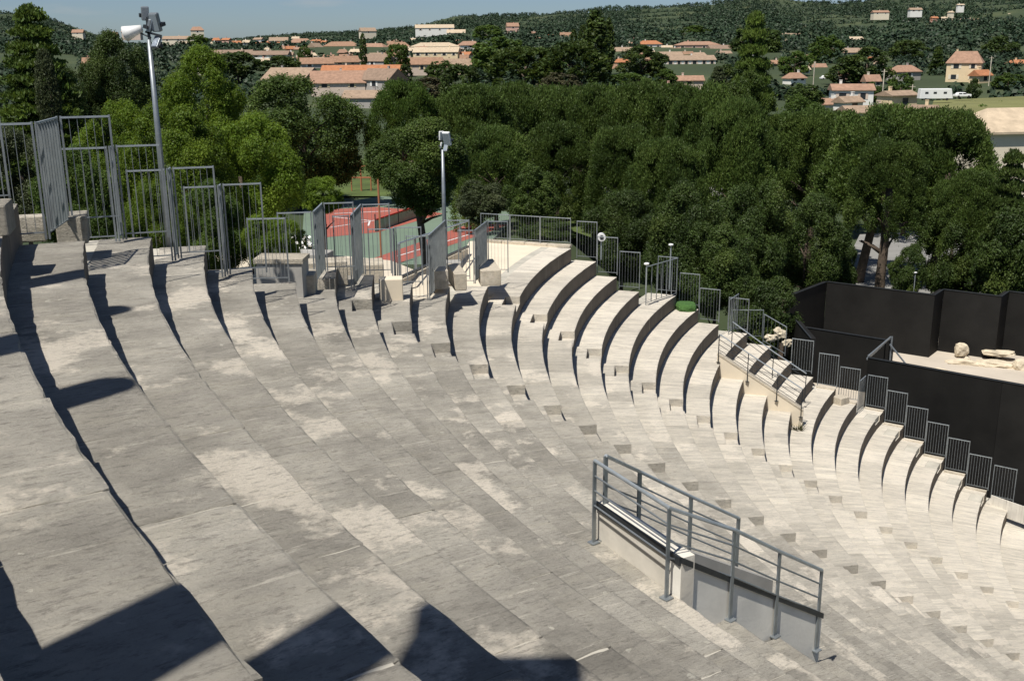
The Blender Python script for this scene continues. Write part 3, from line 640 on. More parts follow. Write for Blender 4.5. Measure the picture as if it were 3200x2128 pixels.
mb = MB(); S_ = 7000; mb.add([(-S_, -400, -40), (S_, -400, -40), (S_, S_, -40), (-S_, S_, -40)], [(0, 1, 2, 3)]); tag(mb.build('ground', m), kind='structure')

def sheet(name, pts, z, mat, label=None, cat=None, kind=None, th=0.):
    mb = MB(); q = [G(u, v, z) for u, v in pts]
    q = [Vector((p.x, p.y, z)) for p in q]
    if sum(q[i].x * q[(i + 1) % len(q)].y - q[(i + 1) % len(q)].x * q[i].y for i in range(len(q))) < 0: q.reverse()
    mb.add(q, [tuple(range(len(q)))]); 
    if th:
        N_ = len(q); mb.add(q + [p - Vector((0, 0, th)) for p in q], [(i, N_ + i, N_ + (i + 1) % N_, (i + 1) % N_) for i in range(N_)])
    return tag(mb.build(name, mat), label, cat, None, kind)
# sports courts
sheet('sports_court', [(700, 486), (760, 470), (880, 452), (1010, 462), (1180, 490), (1160, 528), (1080, 600), (690, 640)], -11.9, M['courtg'], kind='structure', th=.3)
sheet('court_surface', [(735, 500), (768, 482), (868, 477), (985, 486), (1020, 492), (870, 535), (735, 548)], -11.892, M['courtr'], kind='structure')
sheet('court_surface', [(1085, 514), (1172, 517), (1110, 540), (900, 612), (845, 600), (960, 560)], -11.892, M['courtr'], kind='structure')
def strip(a, b, w, z, mat, name='court_line'):
    A_ = G(a[0], a[1], z); B_ = G(b[0], b[1], z); mb = MB(); mb.beam(A_, B_, w, .008); return mb.build(name, mat)
for a, b in (((768, 500), (852, 508)), ((852, 508), (848, 520)), ((770, 492), (900, 486)), ((760, 524), (985, 488)), ((915, 590), (1120, 528))):
    tag(strip(a, b, .12, -11.884, M['white']), kind='structure')
# court kerb wall with red edge
a = G(865, 534, -11.9); b = G(1012, 483, -11.9); t = thing('court_barrier', 'green court barrier with bright red top edge crossing the red court', 'barrier', tuple(a))
mb = MB(); wall_seg(mb, a, b, -11.9, -11.15, -11.9, -11.15, .06); mb.build('board', plain('green_board', (.34, .42, .34), .8), t)
mb = MB(); mb.beam(a + Vector((0, 0, .8)), b + Vector((0, 0, .8)), .1, .1); mb.build('top_edge', plain('red_edge', (.5, .04, .03), .6), t)
for s in (.0, .33, .66, 1.):
    mb = MB(); p = a.lerp(b, s); mb.tube([p, p + Vector((0, 0, 1.2))], .04, 6); mb.build('post', M['dsteel'], t)
DEFER_HEDGE = ('dark clipped hedge behind the long fence of the sandy platform', 'round', 'leaf_dark', 1195, 1330, 508, 560, 48, 'mid', 'hedge')
sheet('lawn', [(1240, 512), (1255, 498), (1345, 482), (1345, 500)], -11.85, M['lawnb'], kind='structure')
# orange pole & frame
pz = G(876, 560, -11.9); pz.y = 58
pole = A(876, 546, 58); topp = A(876, 404, 58); mb = MB(); mb.tube([Vector((pole.x, 58, -12)), Vector((pole.x, 58, topp.z))], .055, 8); tag(mb.build('pole', M['rust']), 'thin terracotta pole standing by the red court', 'pole')
q = A(830, 385, 92); g_ = Vector((q.x, 92, -12.3)); t = thing('climbing_frame', 'orange timber frame standing on the lawn beyond the courts', 'timber frame', tuple(g_))
mb = MB(); mb.tube([g_, g_ + Vector((0, 0, 2.9))], .08, 6); mb.build('post', M['rust'], t)
mb = MB(); mb.beam(g_ + Vector((-.7, 0, 2.4)), g_ + Vector((.7, 0, 2.4)), .12, .12); mb.beam(g_ + Vector((-.9, 0, 1.4)), g_ + Vector((.9, 0, 1.4)), .12, .12); mb.build('crossbar', M['rust'], t)
mb = MB(); mb.tube([g_ + Vector((-.85, 0, 0)), g_ + Vector((-.85, 0, 1.4))], .06, 6); mb.tube([g_ + Vector((.85, 0, 0)), g_ + Vector((.85, 0, 1.4))], .06, 6); mb.build('leg', M['rust'], t)
sheet('lawn', [(700, 452), (760, 380), (850, 365), (905, 452)], -12.05, M['grass'], kind='structure')
sheet('lawn', [(1240, 505), (1290, 470), (1420, 470), (1560, 500), (1400, 560)], -12.0, M['grass'], kind='structure')
sheet('car_park', [(1380, 455), (1300, 405), (1640, 395), (1700, 450)], -12.3, M['gravel'], kind='structure')
sheet('road', [(1900, 700), (1980, 540), (2358, 520), (2358, 720)], -15.2, M['gravel'], kind='structure')

# terrace with ruins beyond the upper row ends
sheet('terrace', [(440, 640), (470, 590), (560, 586), (690, 585), (800, 590), (900, 600), (1000, 640), (1030, 680), (880, 700), (690, 720), (560, 700)], -5.62, M['sandy'], kind='structure', th=2.5)
tl = thing('block_wall', 'low wall with a sunlit flat top and grey face behind the wide barred panel', 'low wall', (-3.8, 16.3, -4.2))
c0 = G(583, 650, -3.9); c1 = G(690, 650, -3.9)
mb = MB(); wall_seg(mb, c0 + Vector((0, .25, 0)), c1 + Vector((0, .25, 0)), -5.6, -3.62, -5.6, -3.62, .5); mb.build('body', M['conc'], tl)
mb = MB(); wall_seg(mb, c0 + Vector((-.03, .22, 0)), c1 + Vector((.03, .22, 0)), -3.62, -3.54, -3.62, -3.54, .56); mb.build('cap', M['wall_stone'], tl)
GRU = 'ruined masonry blocks beyond the upper row ends'
for i, (u, v, y, sx_, sy_, sz_, rz_, lab, mt) in enumerate([
    (705, 640, 18.6, .34, .5, .9, .1, 'upright pale stone block behind the first ruined corner', 'wall_stone'),
    (745, 610, 21, .9, .5, .5, .3, 'ruined wall stub with sunlit rubble top between two end-on fence panels', 'wall_stone'),
    (790, 612, 22.5, .8, .7, .35, .2, 'white topped masonry block left of the sixth upright', 'wall_stone'),
    (845, 612, 24, .75, .8, .75, .15, 'tall cube of dark sided masonry right of the sixth upright', 'wall_stone'),
    (720, 590, 23.5, .8, .6, .9, -.2, 'grey weathered ruin wall beneath the white flowering shrub', 'conc'),
    (900, 650, 21.8, .5, .35, .55, .1, 'cream block beside the seventh upright', 'plaster'),
    (1010, 628, 24.5, .4, .5, .45, .2, 'stone block with shadowed notch beside the curved fence', 'wall_stone'),
    (1040, 610, 27.5, .5, .4, .6, .1, 'grey cube below the cream ramp wall', 'conc')]):
    p = A(u, v, y); block('masonry_block', lab, p - Vector((0, 0, sz_ / 2 - .1)), (sx_, sy_, sz_), rz_, M[mt], 'stone block', GRU)
# ramp wall with dark handrail
a = Vector((-2.65, 24.5, 0)); b = Vector((-1.42, 34.2, 0)); t = thing('ramp_wall', 'long cream retaining wall rising toward the sandy platform, dark handrail on top', 'wall', tuple(a))
mb = MB(); wall_seg(mb, a, b, -7.5, -5.36, -8.0, -6.42, .25); mb.build('body', M['plaster'], t)
mb = MB(); mb.beam((a.x, a.y, -5.28), (b.x, b.y, -6.34), .07, .07); mb.build('handrail', M['dsteel'], t)
for s in (.0, .18, .36, .6, .85):
    p = a.lerp(b, s); zt_ = -5.36 + (-6.42 + 5.36) * s; mb = MB(); mb.box((p.x, p.y, zt_ + .45), (.06, .06, .9)); mb.build('post', M['steel'], t)
mb = MB(); mb.tube([(a.x, a.y, -4.45), (b.x, b.y, -5.5)], .025, 6); mb.build('upper_rail', M['steel_l'], t)
# end blocks on rows -2, -1, -11, -12
block('stone_block', 'grey squared block closing the end of the row beside the sandy platform', G(1122, 640, RZ(-1)[1]) + Vector((0, 0, .16)), (.55, 1.6, .42), .15, M['wall_stone'])
block('stone_block', 'thin upright pale block at the end of the row before the last one', G(1052, 652, RZ(-2)[1]) + Vector((0, 0, .16)), (.30, 1.3, .42), .2, M['wall_stone'])
block('stone_block', 'large sunlit block beyond the top left row end, grey side', A(168, 524, 13.1), (.36, .55, .34), .33, M['wall_stone'])
block('stone_block', 'sunlit slab wall behind the highest crosswise panel at the left edge', A(66, 526, 13.2), (.40, .2, .33), .3, M['wall_stone'])
block('stone_block', 'layered block at the very left edge with dark riser below', A(-14, 502, 10.0), (.30, .5, .30), .3, M['wall_stone'])

# ------------------------------------------------------------------ lamp posts
def flood(parent, c, yaw, pitch, s, white=False):
    mb = MB(); mb.box((0, 0, 0), (.34 * s, .16 * s, .62 * s)); o = link('lamp_head', mb.mesh('lamp_head'), M['white'] if white else M['steel'], parent, c); o.rotation_euler = (pitch, 0, yaw)
    b2 = o.modifiers.new('b', 'BEVEL'); b2.width = .04 * s; b2.segments = 2
    g = MB(); g.box((0, -.085 * s, 0), (.28 * s, .012, .54 * s)); og = bpy.data.objects.new('lens', g.mesh('lens')); C.objects.link(og); og.data.materials.append(M['glass']); og.parent = o
    y = MB(); y.beam((-.2 * s, .0, -.1 * s), (-.2 * s, .2 * s, -.1 * s), .03, .05); y.beam((.2 * s, 0, -.1 * s), (.2 * s, .2 * s, -.1 * s), .03, .05); y.beam((-.2 * s, .2 * s, -.1 * s), (.2 * s, .2 * s, -.1 * s), .03, .05)
    oy = bpy.data.objects.new('bracket', y.mesh('bracket')); C.objects.link(oy); oy.data.materials.append(M['dsteel']); oy.parent = o
def lamp(label, u_t, v_t, u_b, v_b, y, wpx, s, onwall=False):
    t0 = A(u_t, v_t, y); zg = A(u_b, v_b, y).z - .3 if onwall else terr(t0.x, y); t = thing('lamp_post', label, 'lamp post', (t0.x, y, zg), 'floodlight masts')
    r = wpx * y / PXD / 2
    mb = MB(); mb.tube([(t0.x, y, zg), (t0.x, y, zg + (t0.z - zg) * .6), (t0.x, y, t0.z)], [r * 1.25, r * 1.05, r * .72], 14); mb.build('pole', M['steel'], t, True)
    return t, t0
t, q = lamp('tall near floodlight mast rising against the hill at upper left, with five heads', 343, 92, 376, 597, 16.2, 12.5, 1, True)
k = 30 / PXD
def off(u, v): return A(u, v, 16.2)
flood(t, off(334, 32), .5, .2, .32); flood(t, off(358, 52), -.35, .25, .44); flood(t, off(361, 98), -.4, -.6, .32)
o = MB(); o.tube([off(348, 88), off(300, 66)], [.012, .012], 6); o.build('arm', M['dsteel'], t)
hd = MB(); a_ = off(326, 66); b_ = off(288, 79); hd.tube([a_, a_.lerp(b_, .5), b_], [.05, .08, .115], 14); hd.build('horn_lamp', M['white'], t, True)
flood(t, off(345, 60), 1.5, .3, .3)
mb = MB(); mb.beam(off(335, 74), off(372, 84), .035, .03); mb.beam(off(345, 98), off(338, 40), .035, .035); mb.build('crossarm', M['dsteel'], t)
t, q = lamp('slimmer floodlight mast in the centre in front of the dark pines', 1019, 345, 1018, 515, 44, 9, 1)
def off2(u, v): return A(u, v, 44)
flood(t, off2(1029, 320), -.45, .3, .95, True); flood(t, off2(1016, 313), .6, .1, .6, True); flood(t, off2(1026, 341), -.4, -.5, .5, True); flood(t, off2(1016, 335), 1.3, .2, .4, True)
mb = MB(); mb.beam(off2(1016, 350), off2(1017, 305), .07, .07); mb.build('crossarm', M['dsteel'], t)
# small spot lamps on fence ends
def spot(label, u, v, k, hh):
    p = A(u, v, 0 + k); t = thing('spot_lamp', label, 'lamp', tuple(p))
    mb = MB(); mb.tube([p - Vector((0, 0, hh)), p], .025, 8); mb.build('stem', M['steel_l'], t)
    h = blob('lamp_head', M['white'], p + Vector((0, 0, .05)), (.10, .08, .045), t, seed=2, sub=2, rough=.05, boxy=.3)
spot('white drum lamp on a post at the top of the far row fence', 1385, 546, 36.2, .8)
mb = MB(); p = A(1385, 546, 36.2); mb.tube([p + Vector((0, -.10, .0)), p + Vector((0, .1, 0))], .14, 16); o = mb.build('ring_lamp', M['white']); tag(o, 'white round ring lamp face above the second far fence panel', 'lamp')
mb = MB(); mb.tube([p + Vector((0, -.115, 0)), p + Vector((0, -.101, 0))], .075, 12); o2 = mb.build('lens', M['win'], o)
spot('white flat topped lamp beside the tall side panel of the far rows', 1489, 611, 34.6, 1.0)
spot('thin white camera post behind the tall side panel', 1545, 567, 37.5, 1.6)
spot('grey lamp stem standing behind the black back wall', 2108, 630, 56, 2.0)

# ------------------------------------------------------------------ foliage
def quads_mesh(name, c, a, b, mat):
    """c centres (N,3), a,b half axes (N,3)"""
    n = len(c); v = np.empty((n, 4, 3), np.float32)
    v[:, 0] = c - a - b * .3; v[:, 1] = c + a * .2 - b; v[:, 2] = c + a + b * .2; v[:, 3] = c - a * .1 + b
    me = bpy.data.meshes.new(name); me.vertices.add(n * 4); me.loops.add(n * 4); me.polygons.add(n)
    me.vertices.foreach_set('co', v.ravel()); me.loops.foreach_set('vertex_index', np.arange(n * 4, dtype=np.int32))
    me.polygons.foreach_set('loop_start', np.arange(0, n * 4, 4, dtype=np.int32)); me.polygons.foreach_set('loop_total', np.full(n, 4, np.int32))
    me.update(calc_edges=True); me.materials.append(mat); return me
def unit(v): return v / (np.linalg.norm(v, axis=1, keepdims=True) + 1e-9)
def crown(kind, nclump, nleaf, leaf, seed, mat):
    """unit crown: x,y in [-1,1], z in [0,1.?]  real leaf faces clumped along the outer volume"""
    g = np.random.default_rng(seed); N = nclump
    d = unit(g.normal(size=(N, 3)))
    if kind in ('round', 'pine'):
        nl = 34 if kind == 'round' else 95; gd = unit(g.normal(size=(nl, 3)))
        if kind == 'pine': gd[:, 2] = np.where(gd[:, 2] < -.05, -gd[:, 2] * .8, gd[:, 2]); gd = unit(gd)
        lc = gd * (g.uniform(.50, .74, (nl, 1)) if kind == 'round' else g.uniform(.70, .88, (nl, 1))); lr = g.uniform(.18, .34, nl) if kind == 'round' else g.uniform(.12, .20, nl)
        w_ = lr ** 2 / (lr ** 2).sum(); li = g.choice(nl, N, p=w_)
        dd = unit(d * .9 + unit(lc)[li] * .55 + np.array([0, 0, .25])); rr = g.uniform(.70, 1.0, (N, 1)) ** .6
        c = lc[li] + dd * lr[li][:, None] * rr * np.array([1, 1, .85 if kind == 'round' else .7])
        lo, hi = c[:, 2].min(), c[:, 2].max(); c[:, 2] = (c[:, 2] - lo) / (hi - lo); c[:, :2] /= np.abs(c[:, :2]).max()
        if kind == 'pine': c[:, 2] = 1 - (1 - c[:, 2]) ** 1.55
        cs = .085 if kind == 'round' else .075
    elif kind == 'cedar':
        t = g.random(N) ** 1.25; lay = np.floor(t * 13) / 13 + g.normal(0, .012, N); R_ = (1 - lay) ** .8 * (.55 + .45 * g.random(N)) + .03
        a = g.integers(0, 9, N) * .698 + lay * 17 + g.normal(0, .28, N); rr = R_ * g.uniform(.25, 1, N) ** .6
        c = np.stack([rr * np.cos(a), rr * np.sin(a), lay - rr * .13], 1); cs = .075
    elif kind == 'cypress':
        t = g.random(N); R_ = np.sin(np.clip(t, 0, 1) * math.pi * .93 + .12) ** .65 * (.8 + .2 * g.random(N)); a = g.random(N) * 6.283
        c = np.stack([R_ * np.cos(a), R_ * np.sin(a), t], 1); cs = .2
    elif kind == 'poplar':
        t = g.random(N); R_ = np.sin(np.clip(t, 0, 1) * math.pi * .9 + .2) ** .8 * g.uniform(.3, 1, N) ** .5; a = g.random(N) * 6.283
        c = np.stack([R_ * np.cos(a), R_ * np.sin(a), t], 1); cs = .22
    # real-size space: width 2, height 2 * asp
    asp = {'round': 1., 'pine': 1., 'cedar': 1.5, 'cypress': 4.5, 'poplar': 3.5}[kind]
    c[:, 2] *= 2 * asp
    cc = np.repeat(c, nleaf, 0); n = len(cc)
    if kind in ('cypress', 'poplar'): cs *= 1.0
    o = g.normal(size=(n, 3)) * cs * .55
    if kind == 'cedar': o[:, 2] *= .35
    pos = cc + o
    nrm = unit(o / cs * .9 + g.normal(size=(n, 3)) * .45 + np.array([0, 0, .35]))
    t1 = unit(np.cross(nrm, g.normal(size=(n, 3)))); t2 = np.cross(nrm, t1)
    s = leaf * g.uniform(.6, 1.3, (n, 1)) * {'cypress': 3.2, 'poplar': 3., 'cedar': 1.6}.get(kind, 1.)
    if kind in ('pine', 'cedar', 'cypress'):
        upd = unit(unit(cc - np.array([0, 0, .8])) * .7 + np.array([0, 0, .7]) + g.normal(size=(n, 3)) * .6); t1 = upd; t2 = unit(np.cross(t1, g.normal(size=(n, 3))))
        pos[:, 2] *= 1 / (2 * asp); me = None
        pos[:, 2] *= 2 * asp
        return quads_mesh(kind + '_crown', pos, t1 * s * 1.15, t2 * s * .5, mat), asp
    return quads_mesh(kind + '_crown', pos, t1 * s, t2 * s * .62, mat), asp
CR = {}
def get_crown(kind, mat, q, var):
    key = (kind, mat, q, var)
    if key not in CR:
        nc, nl, lf = {'near': (2300, 44, .019), 'mid': (1200, 34, .028), 'far': (420, 18, .06), 'tiny': (110, 14, .12)}[q]
        if kind in ('cypress', 'poplar'): nc = int(nc * .5); 
        if kind == 'cedar': nc = int(nc * 1.1)
        me = crown(kind, nc, nl, lf, var * 13 + 5, M[mat]); CR[key] = me
    return CR[key]
def trunk_mesh(h, r, lean, seed, crown_r=0):
    g = random.Random(seed); mb = MB(); n = 6; pts = []; x = y = 0
    for i in range(n + 1):
        pts.append(Vector((x, y, h * i / n))); x += lean[0] / n + g.uniform(-.04, .04) * h * .2; y += lean[1] / n + g.uniform(-.04, .04) * h * .2
    mb.tube(pts, [r * (1.25 if i == 0 else 1 - .45 * i / n) for i in range(n + 1)], 8)
    for j in range(6):
        s = g.uniform(.45, .95); p = pts[int(s * n)]; a = j * 1.05 + g.uniform(-.3, .3); L_ = crown_r * g.uniform(.5, .85)
        e = p + Vector((math.cos(a) * L_, math.sin(a) * L_, L_ * g.uniform(.35, .8)))
        mb.tube([p, p.lerp(e, .5) + Vector((0, 0, L_ * .06)), e], [r * .42, r * .28, r * .1], 6)
    return mb.mesh('trunk', True)
TREE_N = [0]
def tree(label, kind, mat, u0, u1, v0, v1, y, q='mid', name='tree', ground=None, group=None, lean=(0, 0), sy=None, trunk=True, cat='tree', tr=None):
    """crown spans u0..u1 / v0..v1 of the survey at distance y"""
    TREE_N[0] += 1; var = TREE_N[0] % 3
    top = A((u0 + u1) / 2, v0, y); bot = A((u0 + u1) / 2, v1, y); R_ = (u1 - u0) / 2 * y / PXD; H = top.z - bot.z
    zg = ground if ground is not None else min(terr(top.x, y), bot.z + .2)
    t = thing(name, label, cat, (top.x, y, zg), group)
    cm, asp = get_crown(kind, mat, q, var); o = link('crown', cm, None, t, (top.x, y, bot.z)); o.scale = (R_, (sy or R_), H / (2 * asp)); o.rotation_euler.z = (TREE_N[0] * 2.4) % 6.28
    if trunk:
        h = (bot.z - zg) + H * (.55 if kind not in ('cypress', 'cedar', 'poplar') else .85)
        me = trunk_mesh(h, tr or max(.08, R_ * .055), lean, TREE_N[0], R_ * .8 if kind not in ('cypress', 'poplar', 'cedar') else 0)
        link('trunk', me, M['bark'], t, (top.x - lean[0] * .5, y - lean[1] * .5, zg))
    return t
# -- big trees close behind the theatre, each from the photograph
tree('tall dark cedar with drooping layered boughs at the left edge', 'cedar', 'leaf_cedar', -90, 215, -5, 420, 36, 'near', 'cedar_tree')
tree('slim brownish cypress in front of the left cedar', 'cypress', 'leaf_olive', 74, 122, 118, 330, 30, 'mid', 'cypress_tree')
tree('dark round tree between the left cedar and the tall mast', 'round', 'leaf_dark', 175, 345, 78, 330, 44, 'near')
tree('dark tree behind the left cypress', 'round', 'leaf_dark', 95, 240, 150, 380, 42, 'near')
tree('bright green broadleaf tree right behind the tall mast, tallest of the bright ones', 'round', 'leaf_bright', 335, 545, 112, 400, 33, 'near', 'broadleaf_tree')
tree('bright green broadleaf tree filling the view below the tall mast', 'round', 'leaf_bright', 290, 540, 250, 560, 25, 'near', 'broadleaf_tree')
tree('bright green broadleaf tree right of the mast with a ragged edge', 'round', 'leaf_bright', 465, 695, 270, 560, 27, 'near', 'broadleaf_tree')
tree('mid green tree behind the third and second uprights', 'round', 'leaf_bright', 170, 360, 240, 540, 26, 'near', 'broadleaf_tree')
tree('green bush behind the highest upright', 'round', 'leaf_mid', 60, 260, 340, 590, 21, 'near', 'bush', cat='bush')
tree('olive green bush at the left edge behind the barred panel', 'round', 'leaf_olive', -70, 120, 290, 540, 22, 'near', 'bush', cat='bush')
tree('leafy bush behind the fence between second and third uprights', 'round', 'leaf_bright', 270, 440, 430, 640, 18.5, 'near', 'bush', cat='bush')
tree('leafy bush behind the fence between third and fourth uprights', 'round', 'leaf_mid', 395, 560, 420, 640, 20, 'near', 'bush', cat='bush')
tree('leafy shrub climbing behind the wide barred panel', 'round', 'leaf_bright', 555, 690, 495, 625, 19.8, 'near', 'bush', cat='bush')
tree('young bright leafy tree left of the court', 'round', 'leaf_bright', 690, 796, 407, 490, 38, 'mid', 'broadleaf_tree')
tree('bright undergrowth left of the court behind the fourth upright', 'round', 'leaf_mid', 480, 650, 400, 600, 30, 'near', 'bush', cat='bush')
tree('white flowering shrub behind the fifth upright', 'round', 'leaf_mid', 640, 722, 535, 620, 27, 'mid', 'flowering_shrub', cat='shrub')
tree('broad dark rounded pine with a low fork, left of the lawn', 'round', 'leaf_pine', 535, 828, 178, 435, 82, 'near', 'pine_tree', lean=(1, 0))
tree('feathery mid green tree left of centre above the orange frame', 'pine', 'leaf_mid', 830, 1020, 195, 450, 82, 'near', 'pine_tree')
tree('feathery tamarisk with a forked leaning trunk in front of the courts', 'round', 'leaf_pine', 842, 1078, 272, 488, 50, 'near', 'tamarisk_tree', lean=(-.6, 0), tr=.22)
PN = 'pines in the dense belt behind the theatre'
for i, (u0, u1, v0, v1, y, lab) in enumerate([(975, 1190, 205, 470, 84, 'pine crown right behind the central mast'), (1090, 1290, 200, 480, 88, 'pine crown second to the right of the central mast'),
        (1040, 1240, 300, 540, 70, 'lower pine crown in front, right of the central mast'), (1230, 1440, 208, 500, 86, 'pine crown in the middle of the belt'), (1370, 1590, 198, 500, 84, 'pine crown in the middle right of the belt, feathery top'),
        (1190, 1380, 290, 520, 74, 'lower dark pine crown before the middle of the belt'), (1340, 1540, 300, 560, 70, 'lower dark pine crown right of the middle'),
        (1520, 1740, 205, 540, 80, 'pine crown left of the tall conifer'), (1600, 1800, 240, 560, 70, 'pine crown below the tall conifer'), (1440, 1640, 330, 600, 62, 'front pine crown above the leafy oaks')]):
    tree(lab, 'pine', 'leaf_pine', u0, u1, v0, v1, y, 'near', 'pine_tree', group=PN)
for i, (u0, u1, v0, v1, y, lab) in enumerate([(1010, 1130, 215, 400, 98, 'rear pine crown showing between the first two of the belt'), (1150, 1350, 203, 400, 100, 'rear pine crown behind the middle of the belt'), (1300, 1480, 200, 400, 100, 'rear pine crown behind the middle right of the belt'),
        (1440, 1640, 198, 400, 98, 'rear pine crown left of the tall ragged cedar'), (1740, 1860, 270, 450, 92, 'rear pine crown right under the tall ragged cedar'), (1830, 2040, 262, 470, 88, 'rear umbrella pine crown below the white houses'), (2010, 2200, 258, 470, 84, 'rear umbrella pine crown below the caravan')]):
    tree(lab, 'pine', 'leaf_pine', u0, u1, v0, v1, y, 'mid', 'pine_tree', group=PN, ground=-15)
tree('dark low bush under the umbrella pines, left of the leaning trunks', 'round', 'leaf_dark', 1890, 1985, 560, 690, 58, 'mid', 'bush', cat='bush', ground=-15.4)
tree('dark low bush under the umbrella pines, between trunks and right edge', 'round', 'leaf_dark', 2050, 2140, 565, 690, 57, 'mid', 'bush', cat='bush', ground=-15.4)
tree('small rounded grey green tree beside the red court end', 'round', 'leaf_pine', 1148, 1290, 378, 512, 58, 'mid', 'pine_tree')
tree('silvery shrub under the central mast', 'round', 'leaf_olive', 1040, 1175, 420, 510, 62, 'mid', 'bush', cat='bush')
for i, (u0, u1, v0, v1, y, lab) in enumerate([(1345, 1530, 440, 640, 52, 'dark oak behind the topmost far fence panels'), (1480, 1690, 430, 690, 48, 'dark oak behind the tall side panel'), (1640, 1830, 420, 690, 50, 'dark oak above the black wall left corner'),
        (1770, 1960, 450, 680, 56, 'dark oak behind the middle of the black wall'), (1560, 1760, 520, 720, 46, 'low dark oak branches above the rounded side panel'), (2120, 2290, 470, 690, 58, 'dark oak near the right edge behind the black wall')]):
    tree(lab, 'round', 'leaf_dark', u0, u1, v0, v1, y, 'near', 'oak_tree', group='dark oaks behind the black wall and far fences', ground=-15.6)
tree('tall ragged cedar standing above the pine belt, right of centre', 'cedar', 'leaf_cedar', 1655, 1830, 8, 400, 96, 'near', 'cedar_tree', ground=-15)
tree('round bough mass at the foot of the tall ragged cedar', 'round', 'leaf_cedar', 1665, 1795, 160, 330, 90, 'mid', 'cedar_tree', ground=-15)
tree('pale drooping conifer left of the tall ragged cedar', 'cedar', 'leaf_olive', 1612, 1700, 150, 250, 110, 'mid', 'cedar_tree', ground=-15)
for i, (u0, u1, v0, v1, y, lab) in enumerate([(1775, 1990, 262, 515, 74, 'umbrella pine left of the big right-hand one'), (1890, 2180, 252, 545, 68, 'big umbrella pine with bare leaning trunks'), (2060, 2310, 262, 560, 66, 'umbrella pine at right before the tiled roof'),
        (1960, 2150, 330, 560, 60, 'lower crown of the umbrella pine above the road'), (2150, 2330, 400, 620, 58, 'lower right umbrella pine crown')]):
    tree(lab, 'pine', 'leaf_pine', u0, u1, v0, v1, y, 'near', 'pine_tree', group='umbrella pines on the right', ground=-15.6, lean=(1.6 if i == 1 else 0, 0), tr=.35)
tree('sparse conifer at the right edge below the big roof', 'cedar', 'leaf_dark', 2240, 2440, 330, 700, 56, 'near', 'cedar_tree', ground=-15.6)
tree('dark branchy tree at the lower right edge behind the black wall', 'round', 'leaf_dark', 2260, 2420, 470, 700, 54, 'mid', 'tree', ground=-15.6)
tree('broad olive green pine right of the cedar, below the houses', 'round', 'leaf_mid', 1790, 1900, 220, 330, 100, 'mid', 'pine_tree', ground=-15.5)

